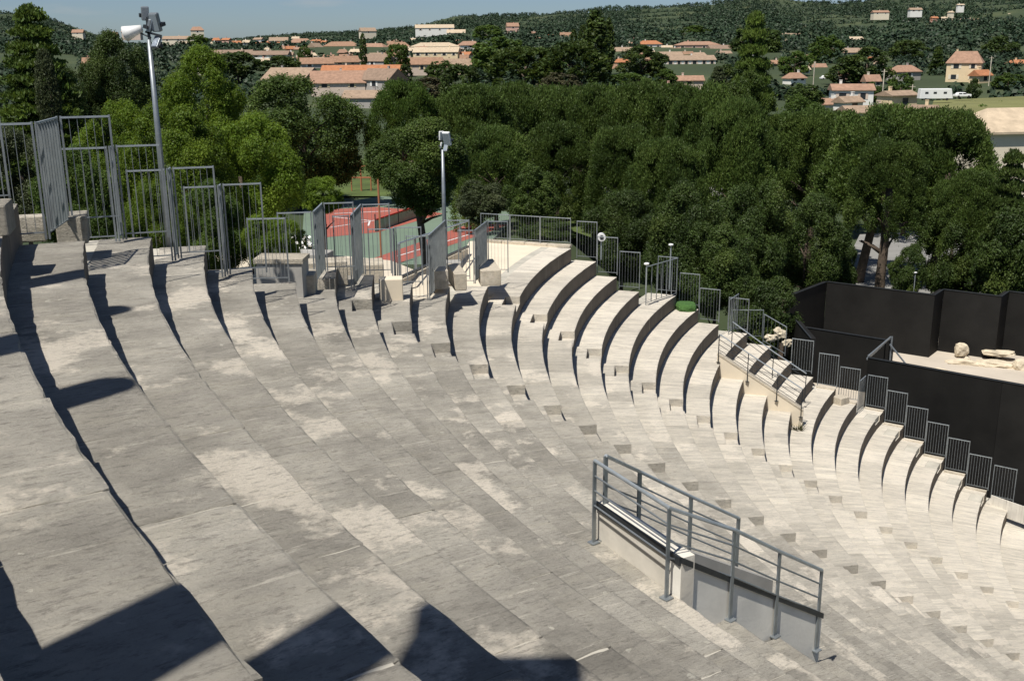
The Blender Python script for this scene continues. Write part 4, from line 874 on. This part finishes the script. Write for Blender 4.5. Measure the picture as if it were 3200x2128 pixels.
hs = [
 ('square cream house with a twin window beside the tall mast, orange hipped roof', 453, 166, 42, 30, 10, 0, 0, .25, 2, True),
 ('low tiled annex just right of the square cream house', 487, 162, 38, 12, 12, 2, 0, .1, 0, False),
 ('long low terrace with flat brown roof at far left of town', 520, 132, 110, 8, 8, 0, 1, 0, 6, False),
 ('second long low terrace with white gable behind the trees', 620, 134, 80, 8, 8, 1, 1, 0, 4, False),
 ('broad peach roofed house with a dark gable, left of the sports trees', 668, 196, 120, 14, 24, 4, 4, -.5, 1, False),
 ('house with a wide pinkish roof below the bright orange roof', 775, 205, 120, 16, 24, 2, 2, .1, 2, False),
 ('long hall with the brightest orange roof in the town', 832, 172, 180, 6, 15, 0, 3, 0, 0, False),
 ('large grey gabled barn in the left centre of the town', 880, 206, 92, 24, 22, 4, 1, -.7, 1, False),
 ('lower grey roofed wing in front of the gabled barn', 848, 235, 110, 12, 14, 4, 4, -.1, 2, False),
 ('brown roofed house in front of the thin cypress', 725, 156, 70, 10, 12, 4, 0, .3, 2, False),
 ('dark gabled house right of the thin cypress', 868, 152, 70, 12, 14, 4, 1, -.6, 1, False),
 ('orange roofed house left of the thin cypress', 790, 150, 60, 8, 12, 2, 0, .4, 2, False),
 ('pink walled house with a broad red brown roof right of the barn', 968, 166, 95, 18, 14, 2, 0, .1, 3, False),
 ('ochre roofed house right of the pink walled one', 1042, 165, 80, 10, 18, 3, 4, .3, 1, False),
 ('long cream house with sunlit ochre roof in the centre of town', 1005, 132, 100, 12, 10, 3, 5, -.1, 5, False),
 ('twin roofed house behind the long cream house', 1000, 112, 110, 5, 8, 0, 5, .1, 3, True),
 ('small house at the right end of the central row', 1080, 112, 45, 8, 8, 1, 2, .3, 1, True),
 ('gabled white house left of centre in the upper town', 724, 116, 32, 8, 8, 1, 4, 1.2, 1, False),
 ('orange roofed cottage behind the gabled white house', 690, 104, 50, 6, 8, 0, 2, .2, 2, True),
 ('long orange roofed row in the upper left town', 785, 112, 80, 6, 9, 2, 0, .1, 4, True),
 ('tiled cottage in the middle of the upper town row', 860, 116, 60, 6, 9, 0, 2, -.3, 2, True),
 ('tiled cottage with pink wall at the right of the upper row', 915, 114, 50, 7, 9, 5, 0, .2, 2, True),
 ('orange cottage at the left end of the upper town', 640, 100, 40, 6, 7, 0, 4, .1, 1, False),
 ('pale villa on the wooded rise above the town centre', 1000, 74, 85, 9, 7, 1, 5, .1, 4, False),
 ('ochre bungalow right of the villa on the rise', 1050, 80, 40, 4, 7, 0, 5, 0, 1, False),
 ('small pink house alone on the far wooded slope', 1180, 68, 26, 7, 7, 5, 2, .2, 1, False),
 ('ruin like pale cottage on the wooded rise, left', 845, 78, 34, 6, 7, 0, 4, .4, 1, False),
 ('orange house on the hill at the left horizon', 452, 78, 28, 8, 7, 0, 2, .3, 1, True),
 ('low pale houses strip on the left hill foot', 410, 96, 70, 6, 6, 0, 4, 0, 3, False),
 ('small orange house at the foot of the left hill', 300, 80, 40, 6, 6, 2, 2, .1, 2, False),
 ('tiny red roof among trees above the left cypress', 252, 86, 30, 5, 6, 0, 0, .1, 1, False),
 ('tiny pale house on the left hill', 178, 80, 24, 5, 6, 0, 2, 0, 1, False),
 ('red brown roof half hidden behind the dark round tree at left', 208, 160, 34, 16, 10, 5, 0, .2, 0, False),
 ('white house with an orange hipped roof right of the poplars', 1497, 116, 50, 14, 7, 1, 3, .1, 3, True),
 ('low tan roofed house left of the white hipped one', 1432, 128, 48, 10, 8, 1, 4, .1, 1, False),
 ('red roofed shed beneath the poplars', 1408, 160, 24, 4, 8, 2, 0, .3, 0, False),
 ('large pink house with an orange roof on the right of centre', 1608, 118, 95, 14, 7, 5, 2, .05, 4, True),
 ('long brown roofed house right of the pink house', 1665, 122, 60, 8, 9, 1, 1, .15, 2, False),
 ('long white house with dark openings below the pink house', 1590, 152, 110, 14, 9, 1, 4, .05, 6, False),
 ('tan roofed annex left of the long white house', 1545, 135, 50, 8, 7, 1, 4, .1, 1, False),
 ('low farm building with a pink brown roof before the pale conifer', 1585, 196, 68, 12, 9, 2, 2, 0, 1, False),
 ('pink rubble roofed shed beside the farm building', 1545, 208, 70, 6, 8, 5, 4, 0, 0, False),
 ('villa with a bright orange roof standing above the right slope', 1858, 78, 38, 11, 5, 1, 3, .1, 3, False),
 ('second villa with orange roof to the right on the slope', 1932, 74, 52, 8, 5, 1, 3, 0, 4, True),
 ('long tan row of roofs below the two villas', 1815, 92, 80, 8, 6, 0, 4, 0, 4, False),
 ('tan house beside the tan row', 1900, 92, 50, 8, 7, 2, 4, .2, 2, False),
 ('pale shuttered villa half hidden by trees at right', 1958, 104, 60, 12, 6, 3, 5, .1, 4, False),
 ('brown stone farmhouse with white annex at right', 1965, 135, 88, 14, 9, 4, 4, .05, 4, False),
 ('small orange roof beside the wooden pole', 1885, 160, 36, 4, 9, 0, 2, .2, 0, False),
 ('white two storey house with a grey gable end at right', 1967, 240, 88, 34, 11, 1, 2, -.12, 2, False),
 ('small white gabled house in front of the two storey one', 1958, 250, 56, 18, 10, 1, 4, .5, 1, False),
 ('orange roofed lean-to left of the white houses', 1912, 243, 30, 8, 9, 1, 2, 0, 0, False),
 ('cream gabled house with a pale arched shutter', 2072, 252, 76, 34, 8, 3, 4, .45, 1, False),
 ('long flat roofed pinkish building in front of the cream gabled house', 2020, 268, 130, 12, 12, 2, 4, .05, 0, False),
 ('brown gabled outbuilding at the right of the cream house', 2132, 276, 52, 22, 12, 3, 1, -.4, 1, False),
 ('yellow two storey house with a steep sloping roof at the far right', 2228, 190, 72, 46, 22, 3, 2, -.5, 2, True),
 ('orange roofed wing beside the yellow two storey house', 2262, 192, 42, 20, 10, 3, 3, .5, 1, False),
 ('grey walled bungalow left of the yellow house', 2087, 186, 62, 22, 12, 4, 2, .35, 1, True),
 ('house with a red roof at the right edge', 2350, 162, 50, 14, 9, 3, 3, .1, 1, True),
 ('pale hillside house strip at the upper right', 2290, 54, 90, 5, 5, 1, 2, 0, 6, False),
 ('pale rubble coloured hillside house at upper right', 2215, 52, 50, 5, 5, 0, 5, .1, 3, False),
 ('tiny white hillside house near the upper right corner', 2213, 17, 14, 5, 2, 1, 5, 0, 1, False),
 ('small pale house high on the right slope', 2110, 28, 26, 5, 4, 1, 4, 0, 2, False),
 ('small tan house high on the right slope, left one', 2030, 34, 34, 5, 4, 0, 2, 0, 2, False),
 ('cream hillside house at the right edge', 2345, 42, 36, 5, 5, 0, 5, 0, 2, False),
 ('tan roof by the tall ragged cedar', 1698, 70, 34, 4, 5, 0, 2, 0, 1, False),
 ('tan bungalow left of the tall ragged cedar', 1640, 76, 30, 4, 5, 0, 2, .2, 1, False),
 ('red brown roof among the trees left of the poplars', 1305, 92, 28, 8, 8, 2, 0, .1, 1, False)]
def dist_for(v): return float(np.interp(v, [75, 105, 112, 135, 155, 172, 195, 215, 240, 270], [1300, 900, 820, 640, 560, 480, 400, 350, 300, 240]))
def short(lab):
    for w_ in (' with ', ' in the ', ' in front', ' below ', ' left ', ' right ', ' beside ', ' behind ', ' at ', ' above ', ' on ', ' half ', ' among ', ' beneath ', ' before ', ' just ', ' alone ', ' standing ', ' to the ', ' high ', ' near ', ' by ', ','):
        lab = lab.split(w_)[0]
    return lab
base_hs = list(hs); rr_ = random.Random(11); used_h = {}
for (ua, ub, va, vb_, cnt) in ((600, 1090, 96, 150, 34), (420, 700, 90, 112, 9), (1430, 1760, 92, 150, 20), (1780, 2340, 70, 110, 18), (1780, 2040, 120, 200, 8), (1110, 1400, 70, 100, 6), (2010, 2358, 30, 62, 10), (2180, 2358, 150, 200, 3)):
    for _ in range(cnt):
        for tr_ in range(40):
            u_ = rr_.uniform(ua, ub); v_ = rr_.uniform(va, vb_); sc_ = 480. / dist_for(v_); w_ = rr_.uniform(22, 46) * sc_
            if all(abs(u_ - h[1]) > (w_ + h[3]) * .42 or abs(v_ - h[2]) > 9 * sc_ + 2 for h in hs): break
        else: continue
        for h_ in sorted(base_hs, key=lambda h: (h[1] - u_) ** 2 + 4 * (h[2] - v_) ** 2):
            cw = rr_.choice([(1, 'white'), (0, 'cream'), (1, 'white'), (2, 'tan'), (5, 'pink')]); cf = rr_.choice([(0, 'russet'), (2, 'terracotta'), (4, 'brown'), (5, 'pale'), (3, 'orange')])
            l_ = 'small %s house with %s roof %s of the %s' % (cw[1], cf[1], 'left' if u_ < h_[1] else 'right', short(h_[0]))
            if l_ not in used_h and len(l_.split()) <= 16: used_h[l_] = 1; break
        hs.append((l_, u_, v_, w_, rr_.uniform(8, 13) * sc_, rr_.uniform(6, 9) * sc_, cw[0], cf[0], rr_.uniform(-.6, .6), rr_.choice([2, 3, 4]), rr_.random() < .35))
def blocked(x, y):
    d = math.hypot(x, y); u = 1179 + x / max(y, 1) * PXD
    for h_ in hs:
        yh = dist_for(h_[2])
        if abs(u - h_[1]) < h_[3] / 2 + 3 and yh - (130 if h_[3] > 50 else 60) < y < yh + 14: return True
    return False
def dist_for(v): return float(np.interp(v, [75, 105, 112, 135, 155, 172, 195, 215, 240, 270], [1300, 900, 820, 640, 560, 480, 400, 350, 300, 240]))
tree(*DEFER_HEDGE, ground=-12, trunk=False, cat='hedge')
# -- trees around the town
MG = 'dark trees between the houses of the town'
mid = [(488, 600, 122, 178, 'round', 'leaf_dark'), (585, 690, 130, 172, 'round', 'leaf_dark'), (683, 718, 106, 150, 'round', 'leaf_mid'), (885, 942, 104, 168, 'round', 'leaf_mid'), (905, 950, 150, 200, 'round', 'leaf_dark'),
       (975, 1055, 142, 190, 'round', 'leaf_dark'), (1005, 1105, 152, 235, 'round', 'leaf_dark'), (925, 1055, 180, 232, 'round', 'leaf_brown'), (1085, 1210, 88, 165, 'round', 'leaf_mid'), (1120, 1300, 112, 200, 'pine', 'leaf_dark'),
       (1240, 1410, 100, 205, 'pine', 'leaf_dark'), (1235, 1340, 170, 225, 'round', 'leaf_brown'), (1312, 1330, 70, 150, 'cypress', 'leaf_dark'), (1332, 1352, 60, 150, 'cypress', 'leaf_dark'), (1345, 1400, 28, 180, 'poplar', 'leaf_dark'), (1388, 1415, 45, 170, 'poplar', 'leaf_dark'),
       (1420, 1535, 106, 175, 'round', 'leaf_dark'), (827, 842, 80, 165, 'cypress', 'leaf_dark'), (1400, 1500, 170, 205, 'round', 'leaf_mid'), (1500, 1560, 160, 200, 'round', 'leaf_mid'), (1640, 1705, 150, 200, 'round', 'leaf_dark'), (1690, 1760, 140, 190, 'round', 'leaf_dark'),
       (1795, 1870, 120, 175, 'round', 'leaf_mid'), (1862, 1945, 84, 150, 'round', 'leaf_mid'), (1905, 1990, 150, 190, 'round', 'leaf_dark'), (1940, 2060, 110, 190, 'round', 'leaf_dark'), (2045, 2110, 172, 235, 'round', 'leaf_mid'), (2135, 2190, 105, 175, 'cedar', 'leaf_dark'),
       (2230, 2265, 182, 228, 'round', 'leaf_dark'), (2290, 2358, 170, 205, 'round', 'leaf_mid'), (2050, 2140, 95, 150, 'round', 'leaf_dark'), (2270, 2350, 85, 150, 'round', 'leaf_dark'), (1810, 1900, 195, 250, 'round', 'leaf_dark'), (1030, 1130, 195, 240, 'round', 'leaf_mid'), (1990, 2030, 190, 232, 'round', 'leaf_mid'),
       (430, 480, 80, 110, 'round', 'leaf_mid'), (1090, 1160, 60, 100, 'round', 'leaf_mid'), (1560, 1640, 60, 95, 'round', 'leaf_mid'), (1690, 1800, 60, 130, 'round', 'leaf_dark')]
adj = ['rounded', 'broad', 'ragged', 'compact', 'spreading', 'low', 'bushy', 'domed']
used_l = {}
def short(lab):
    for w_ in (' with ', ' in the ', ' in front', ' below ', ' left ', ' right ', ' beside ', ' behind ', ' at ', ' above ', ' on ', ' half ', ' among ', ' beneath ', ' before ', ' just ', ' alone ', ' standing ', ' to the ', ' high ', ' near ', ' by ', ','):
        lab = lab.split(w_)[0]
    return lab
def tlabel(i, kd, mt, u, v):
    nm = {'cypress': 'narrow cypress', 'poplar': 'tall poplar', 'cedar': 'dark conifer'}.get(kd, ('dark ' if mt == 'leaf_dark' else 'brownish ' if mt == 'leaf_brown' else 'green ') + adj[i % 8] + ' tree')
    for h_ in sorted(hs, key=lambda h: (h[1] - u) ** 2 + 4 * (h[2] - v) ** 2):
        l_ = '%s just %s of the %s' % (nm, 'left' if u < h_[1] else 'right', short(h_[0]))
        if l_ not in used_l and len(l_.split()) <= 15: used_l[l_] = 1; return l_
for i, (u0, u1, v0, v1, kd, mt) in enumerate(mid):
    y = dist_for(v1)
    tree(tlabel(i, kd, mt, (u0 + u1) / 2, v1),
         kd, mt, u0, u1, v0, v1 + 4, y, 'far', {'cypress': 'cypress_tree', 'poplar': 'poplar_tree', 'cedar': 'cedar_tree'}.get(kd, 'tree'), group=MG)
tree('leafy bush hiding the ground between the far fences and the black wall', 'round', 'leaf_dark', 1690, 1850, 640, 800, 44, 'mid', 'bush', ground=-15.6, cat='bush')
for i_, (u_, v_, y_, s_) in enumerate([(1796, 768, 40.5, .26), (1775, 778, 40.0, .2), (1812, 790, 41.5, .2)]):
    stone(['pale craggy rock bank left of the black wall corner, largest', 'pale rock half behind the far fence panels', 'lowest pale rock touching the black wall corner'][i_], A(u_, v_, y_), (s_, s_ * .7, s_ * .8), 20 + i_, .3, 'rocks left of the black walls', rough=.3)
# -- uncountable far wood on the hills and the plain
def forest(name, n, rfun, hr, leafn, seed, mat, lf_=.26):
    g = np.random.default_rng(seed); cs = []; aa = []; bb = []
    for i in range(n):
        x, y = rfun(g)
        while blocked(x, y): x, y = rfun(g)
        z = terr(x, y); s = g.uniform(*hr); m_ = leafn
        d = unit(g.normal(size=(m_, 3))); d[:, 2] = np.abs(d[:, 2]); p = np.array([x, y, z]) + d * np.array([s, s, s * 1.35]) * g.uniform(.7, 1.05, (m_, 1))
        nrm = unit(d + g.normal(size=(m_, 3)) * .38); t1 = unit(np.cross(nrm, g.normal(size=(m_, 3)))); t2 = np.cross(nrm, t1)
        cs.append(p); aa.append(t1 * s * lf_); bb.append(t2 * s * lf_ * .8)
    me = quads_mesh(name, np.concatenate(cs), np.concatenate(aa), np.concatenate(bb), mat)
    return tag(link(name, me, None), kind='stuff')
def r_hill(g):
    while True:
        th = g.uniform(-.56, .56); d = g.uniform(780, 2350)
        return d * math.sin(th), d * math.cos(th)
def r_town(g):
    while True:
        th = g.uniform(-.56, .56); d = g.uniform(330, 850); x = d * math.sin(th); y = d * math.cos(th)
        if (math.sin(x * .031 + 1) + math.sin(y * .023 + x * .011)) > -.8: return x, y
def r_near(g):
    th = g.uniform(-.5, .5); d = g.uniform(110, 300); return d * math.sin(th), d * math.cos(th)
tag(forest('hillside_wood', 20000, r_hill, (2.4, 5.), 24, 1, M['leaf_far'], .29), 'dense dark green wood covering the far hills', 'wood')
tag(forest('town_trees', 2600, r_town, (1.6, 4.0), 40, 2, M['leaf_far']), 'scattered small trees and hedges through the distant town', 'trees')
tag(forest('scrub', 500, r_near, (1.2, 2.6), 60, 3, M['leaf_pine'], .16), 'low dark scrub on the plain behind the pine belt', 'scrub')
# blossoms on the flowering shrub and white debris
g = np.random.default_rng(5); nb_ = 70; cc = []
for i in range(nb_):
    p = A(g.uniform(650, 725), g.uniform(545, 600), 25.9 + g.uniform(-.3, .3)); cc.append(p[:])
cc = np.array(cc); a_ = unit(g.normal(size=cc.shape)) * .045; b_ = unit(g.normal(size=cc.shape)) * .045
tag(link('blossoms', quads_mesh('blossoms', cc, a_, b_, M['flower']), None), 'white blossoms scattered over the shrub behind the fifth upright', 'blossoms', kind='stuff')
# ------------------------------------------------------------------ houses
HN = [0]
def house(label, u, vb, wpx, hpx, rpx, wall=0, roof=0, yaw=0., depth=.62, y=None, gable=True, wins=2, chim=True, hip=False):
    y = y or dist_for(vb); p = A(u, vb, y); s = y / PXD; w = wpx * s; h = hpx * s; rh = rpx * s; dp = w * depth if w < 22 else 13
    z0 = p.z - .2; HN[0] += 1
    t = thing('house', label, 'house', (p.x, p.y + dp / 2, z0)); t.rotation_euler.z = yaw
    a = w / 2; b = dp / 2
    mb = MB(); mb.hexa([(-a, -b, -6), (a, -b, -6), (a, b, -6), (-a, b, -6)], [(-a, -b, h), (a, -b, h), (a, b, h), (-a, b, h)])
    if not hip: mb.add([(-a, -b, h), (-a, b, h), (-a, 0, h + rh * .95), (a, -b, h), (a, b, h), (a, 0, h + rh * .95)], [(0, 2, 1), (3, 4, 5)])
    link('wall', mb.mesh('wall'), WALLS[wall], t, (0, 0, 0), False)
    ov = .5; th = .22; mb = MB(); hx = a * .45 if hip else 0; k = rh / b
    e0 = h - ov * k
    mb.add([(-a - ov, -b - ov, e0), (a + ov, -b - ov, e0), (a + ov - hx, 0, h + rh), (-a - ov + hx, 0, h + rh), (-a - ov, b + ov, e0), (a + ov, b + ov, e0),
            (-a - ov, -b - ov, e0 - th), (a + ov, -b - ov, e0 - th), (-a - ov, b + ov, e0 - th), (a + ov, b + ov, e0 - th)],
           [(0, 1, 2, 3), (5, 4, 3, 2), (0, 3, 4), (1, 5, 2), (6, 7, 1, 0), (9, 8, 4, 5), (8, 6, 0, 4), (7, 9, 5, 1), (6, 8, 9, 7)] if hip else
           [(0, 1, 2, 3), (5, 4, 3, 2), (6, 7, 1, 0), (9, 8, 4, 5), (6, 0, 3, 4, 8), (7, 9, 5, 2, 1)])
    ro = link('roof', mb.mesh('roof'), ROOF[roof], t, (0, 0, 0), False)
    if chim:
        mb = MB(); cx_ = a * random.uniform(-.6, .6); mb.box((cx_, .1 * b, h + rh * .9 + .4), (.7, .6, 1.3)); mb.box((cx_, .1 * b, h + rh * .9 + 1.1), (.85, .75, .12)); o = link('chimney', mb.mesh('chimney'), WALLS[wall], ro, (0, 0, 0), False)
    if wins and h > 1.6:
        nst = 2 if h > 5.2 else 1
        for st in range(nst):
            for i in range(wins):
                x = -a + w * (i + .5) / wins + random.uniform(-.4, .4); z = h * ((st + .5) / nst) + .2; ww = .7 if i % 3 else .95; hh = min(.85, h * .30)
                mb = MB(); mb.box((x, -b - .02, z), (ww * 2, .08, hh * 2)); o = link('window', mb.mesh('window'), M['win'], t, (0, 0, 0), False)
                if w > 9:
                    
                    for sg in (-1, 1): mb = MB(); mb.box((x + sg * ww * 1.5, -b - .06, z), (ww * .9, .06, hh * 2)); link('shutter', mb.mesh('shutter'), WALLS[(wall + 1) % 4], o, (0, 0, 0), False)
    return t
for (lab, u, vb, w_, h_, r_, wl, rf, yw, wn, hp) in hs:
    house(lab, u, vb, w_, h_, r_, wl, rf, yw, wins=wn, hip=hp)
# big tiled roof close at the right edge
house('large pale tiled hipped roof of the nearest house at the right edge', 2375, 372, 250, 78, 42, 0, 5, .12, y=105, wins=0, hip=True, depth=.7, chim=False)
house('flat brown roofed shed left of the nearest house', 2222, 300, 130, 10, 16, 2, 0, .05, y=150, wins=0, chim=False)
# meadow strips, camper, cars, poles
zc = A(2220, 250, 230).z
def quadsheet(name, pts, mat):
    mb = MB(); q = [A(u, v, y) for u, v, y in pts]; mb.add(q, [(0, 1, 2, 3)]); return tag(mb.build(name, mat), kind='structure')
quadsheet('meadow', [(2140, 262, 215), (2440, 262, 215), (2440, 218, 300), (2150, 232, 290)], plain('dry_meadow', (.17, .17, .06), .95, var=.2, scale=.05))
def vehicle(name, label, cat, u, v, y, L_, Wd, H, mat, yaw, win=True, camper=False):
    p = A(u, v, y); t = thing(name, label, cat, tuple(p)); t.rotation_euler.z = yaw
    mb = MB()
    if camper: mb.hexa([(-L_ / 2, -Wd / 2, .45), (L_ / 2, -Wd / 2, .45), (L_ / 2, Wd / 2, .45), (-L_ / 2, Wd / 2, .45)], [(-L_ / 2 + .2, -Wd / 2, H), (L_ / 2 - .5, -Wd / 2, H), (L_ / 2 - .5, Wd / 2, H), (-L_ / 2 + .2, Wd / 2, H)])
    else:
        mb.box((0, 0, .62), (L_, Wd, .62)); mb.hexa([(-L_ * .4, -Wd * .46, .93), (L_ * .26, -Wd * .46, .93), (L_ * .26, Wd * .46, .93), (-L_ * .4, Wd * .46, .93)], [(-L_ * .3, -Wd * .4, H), (L_ * .12, -Wd * .4, H), (L_ * .12, Wd * .4, H), (-L_ * .3, Wd * .4, H)])
    o = link('body', mb.mesh('body'), mat, t, (0, 0, 0), False); bv = o.modifiers.new('b', 'BEVEL'); bv.width = .12; bv.segments = 2
    for x in ([-L_ * .3, -L_ * .05, L_ * .25] if camper else [-L_ * .2, L_ * .06]):
        m2 = MB(); m2.box((x, -Wd * (.5 if camper else .45), H * (.66 if camper else .78)), (.8 if camper else .9, .06, .5 if camper else .3)); link('window', m2.mesh('window'), M['win'], t, (0, 0, 0), False)
    for x in (-L_ * .32, L_ * .32):
        for s in (-1, 1):
            m2 = MB(); m2.tube([(x, s * Wd * .42, .32), (x, s * Wd * .52, .32)], .32, 12); link('wheel', m2.mesh('wheel'), M['tyre'], t, (0, 0, 0), False)
    return t
vehicle('caravan', 'long white caravan parked right of the cream gabled house', 'caravan', 2152, 232, 270, 8.2, 2.4, 2.9, M['white'], -.05, camper=True)
vehicle('parked_car', 'pale blue car glimpsed between the pine crowns left of centre', 'car', 971, 246, 120, 1.7, 1.5, 1.0, M['carblue'], .1)
vehicle('parked_car', 'white car on the gravel under the pines, left one', 'car', 1395, 425, 88, 4.2, 1.7, 1.4, M['white'], .3)
vehicle('parked_car', 'white car on the gravel under the pines, right one', 'car', 1438, 432, 86, 4.2, 1.7, 1.4, M['white'], .1)
vehicle('parked_car', 'white car on the road behind the black wall trees', 'car', 1520, 425, 84, 4.2, 1.7, 1.4, M['white'], -.4)
vehicle('parked_car', 'white car beside the caravan at the right', 'car', 2215, 226, 280, 4.3, 1.7, 1.4, M['white'], .1)
vehicle('parked_car', 'silver white car between hedges above the white houses', 'car', 1903, 184, 420, 5, 2, 1.6, M['white'], .1)
for i, (u, v0, v1, y, lab) in enumerate([(1876, 145, 198, 330, 'wooden utility pole left of the white two storey house'), (2037, 160, 230, 300, 'utility pole right of the white two storey house'), (2102, 195, 235, 290, 'thin pole with lamp beside the cream gabled house'), (2284, 130, 185, 370, 'grey post beside the yellow two storey house')]):
    a = A(u, v0, y); b = A(u, v1, y); mb = MB(); mb.tube([(a.x, y, b.z - 2), (a.x, y, a.z)], .14, 6); mb.beam((a.x - .8, y, a.z - .6), (a.x + .8, y, a.z - .6), .12, .12); tag(mb.build('utility_pole', M['wall_stone']), lab, 'utility pole')
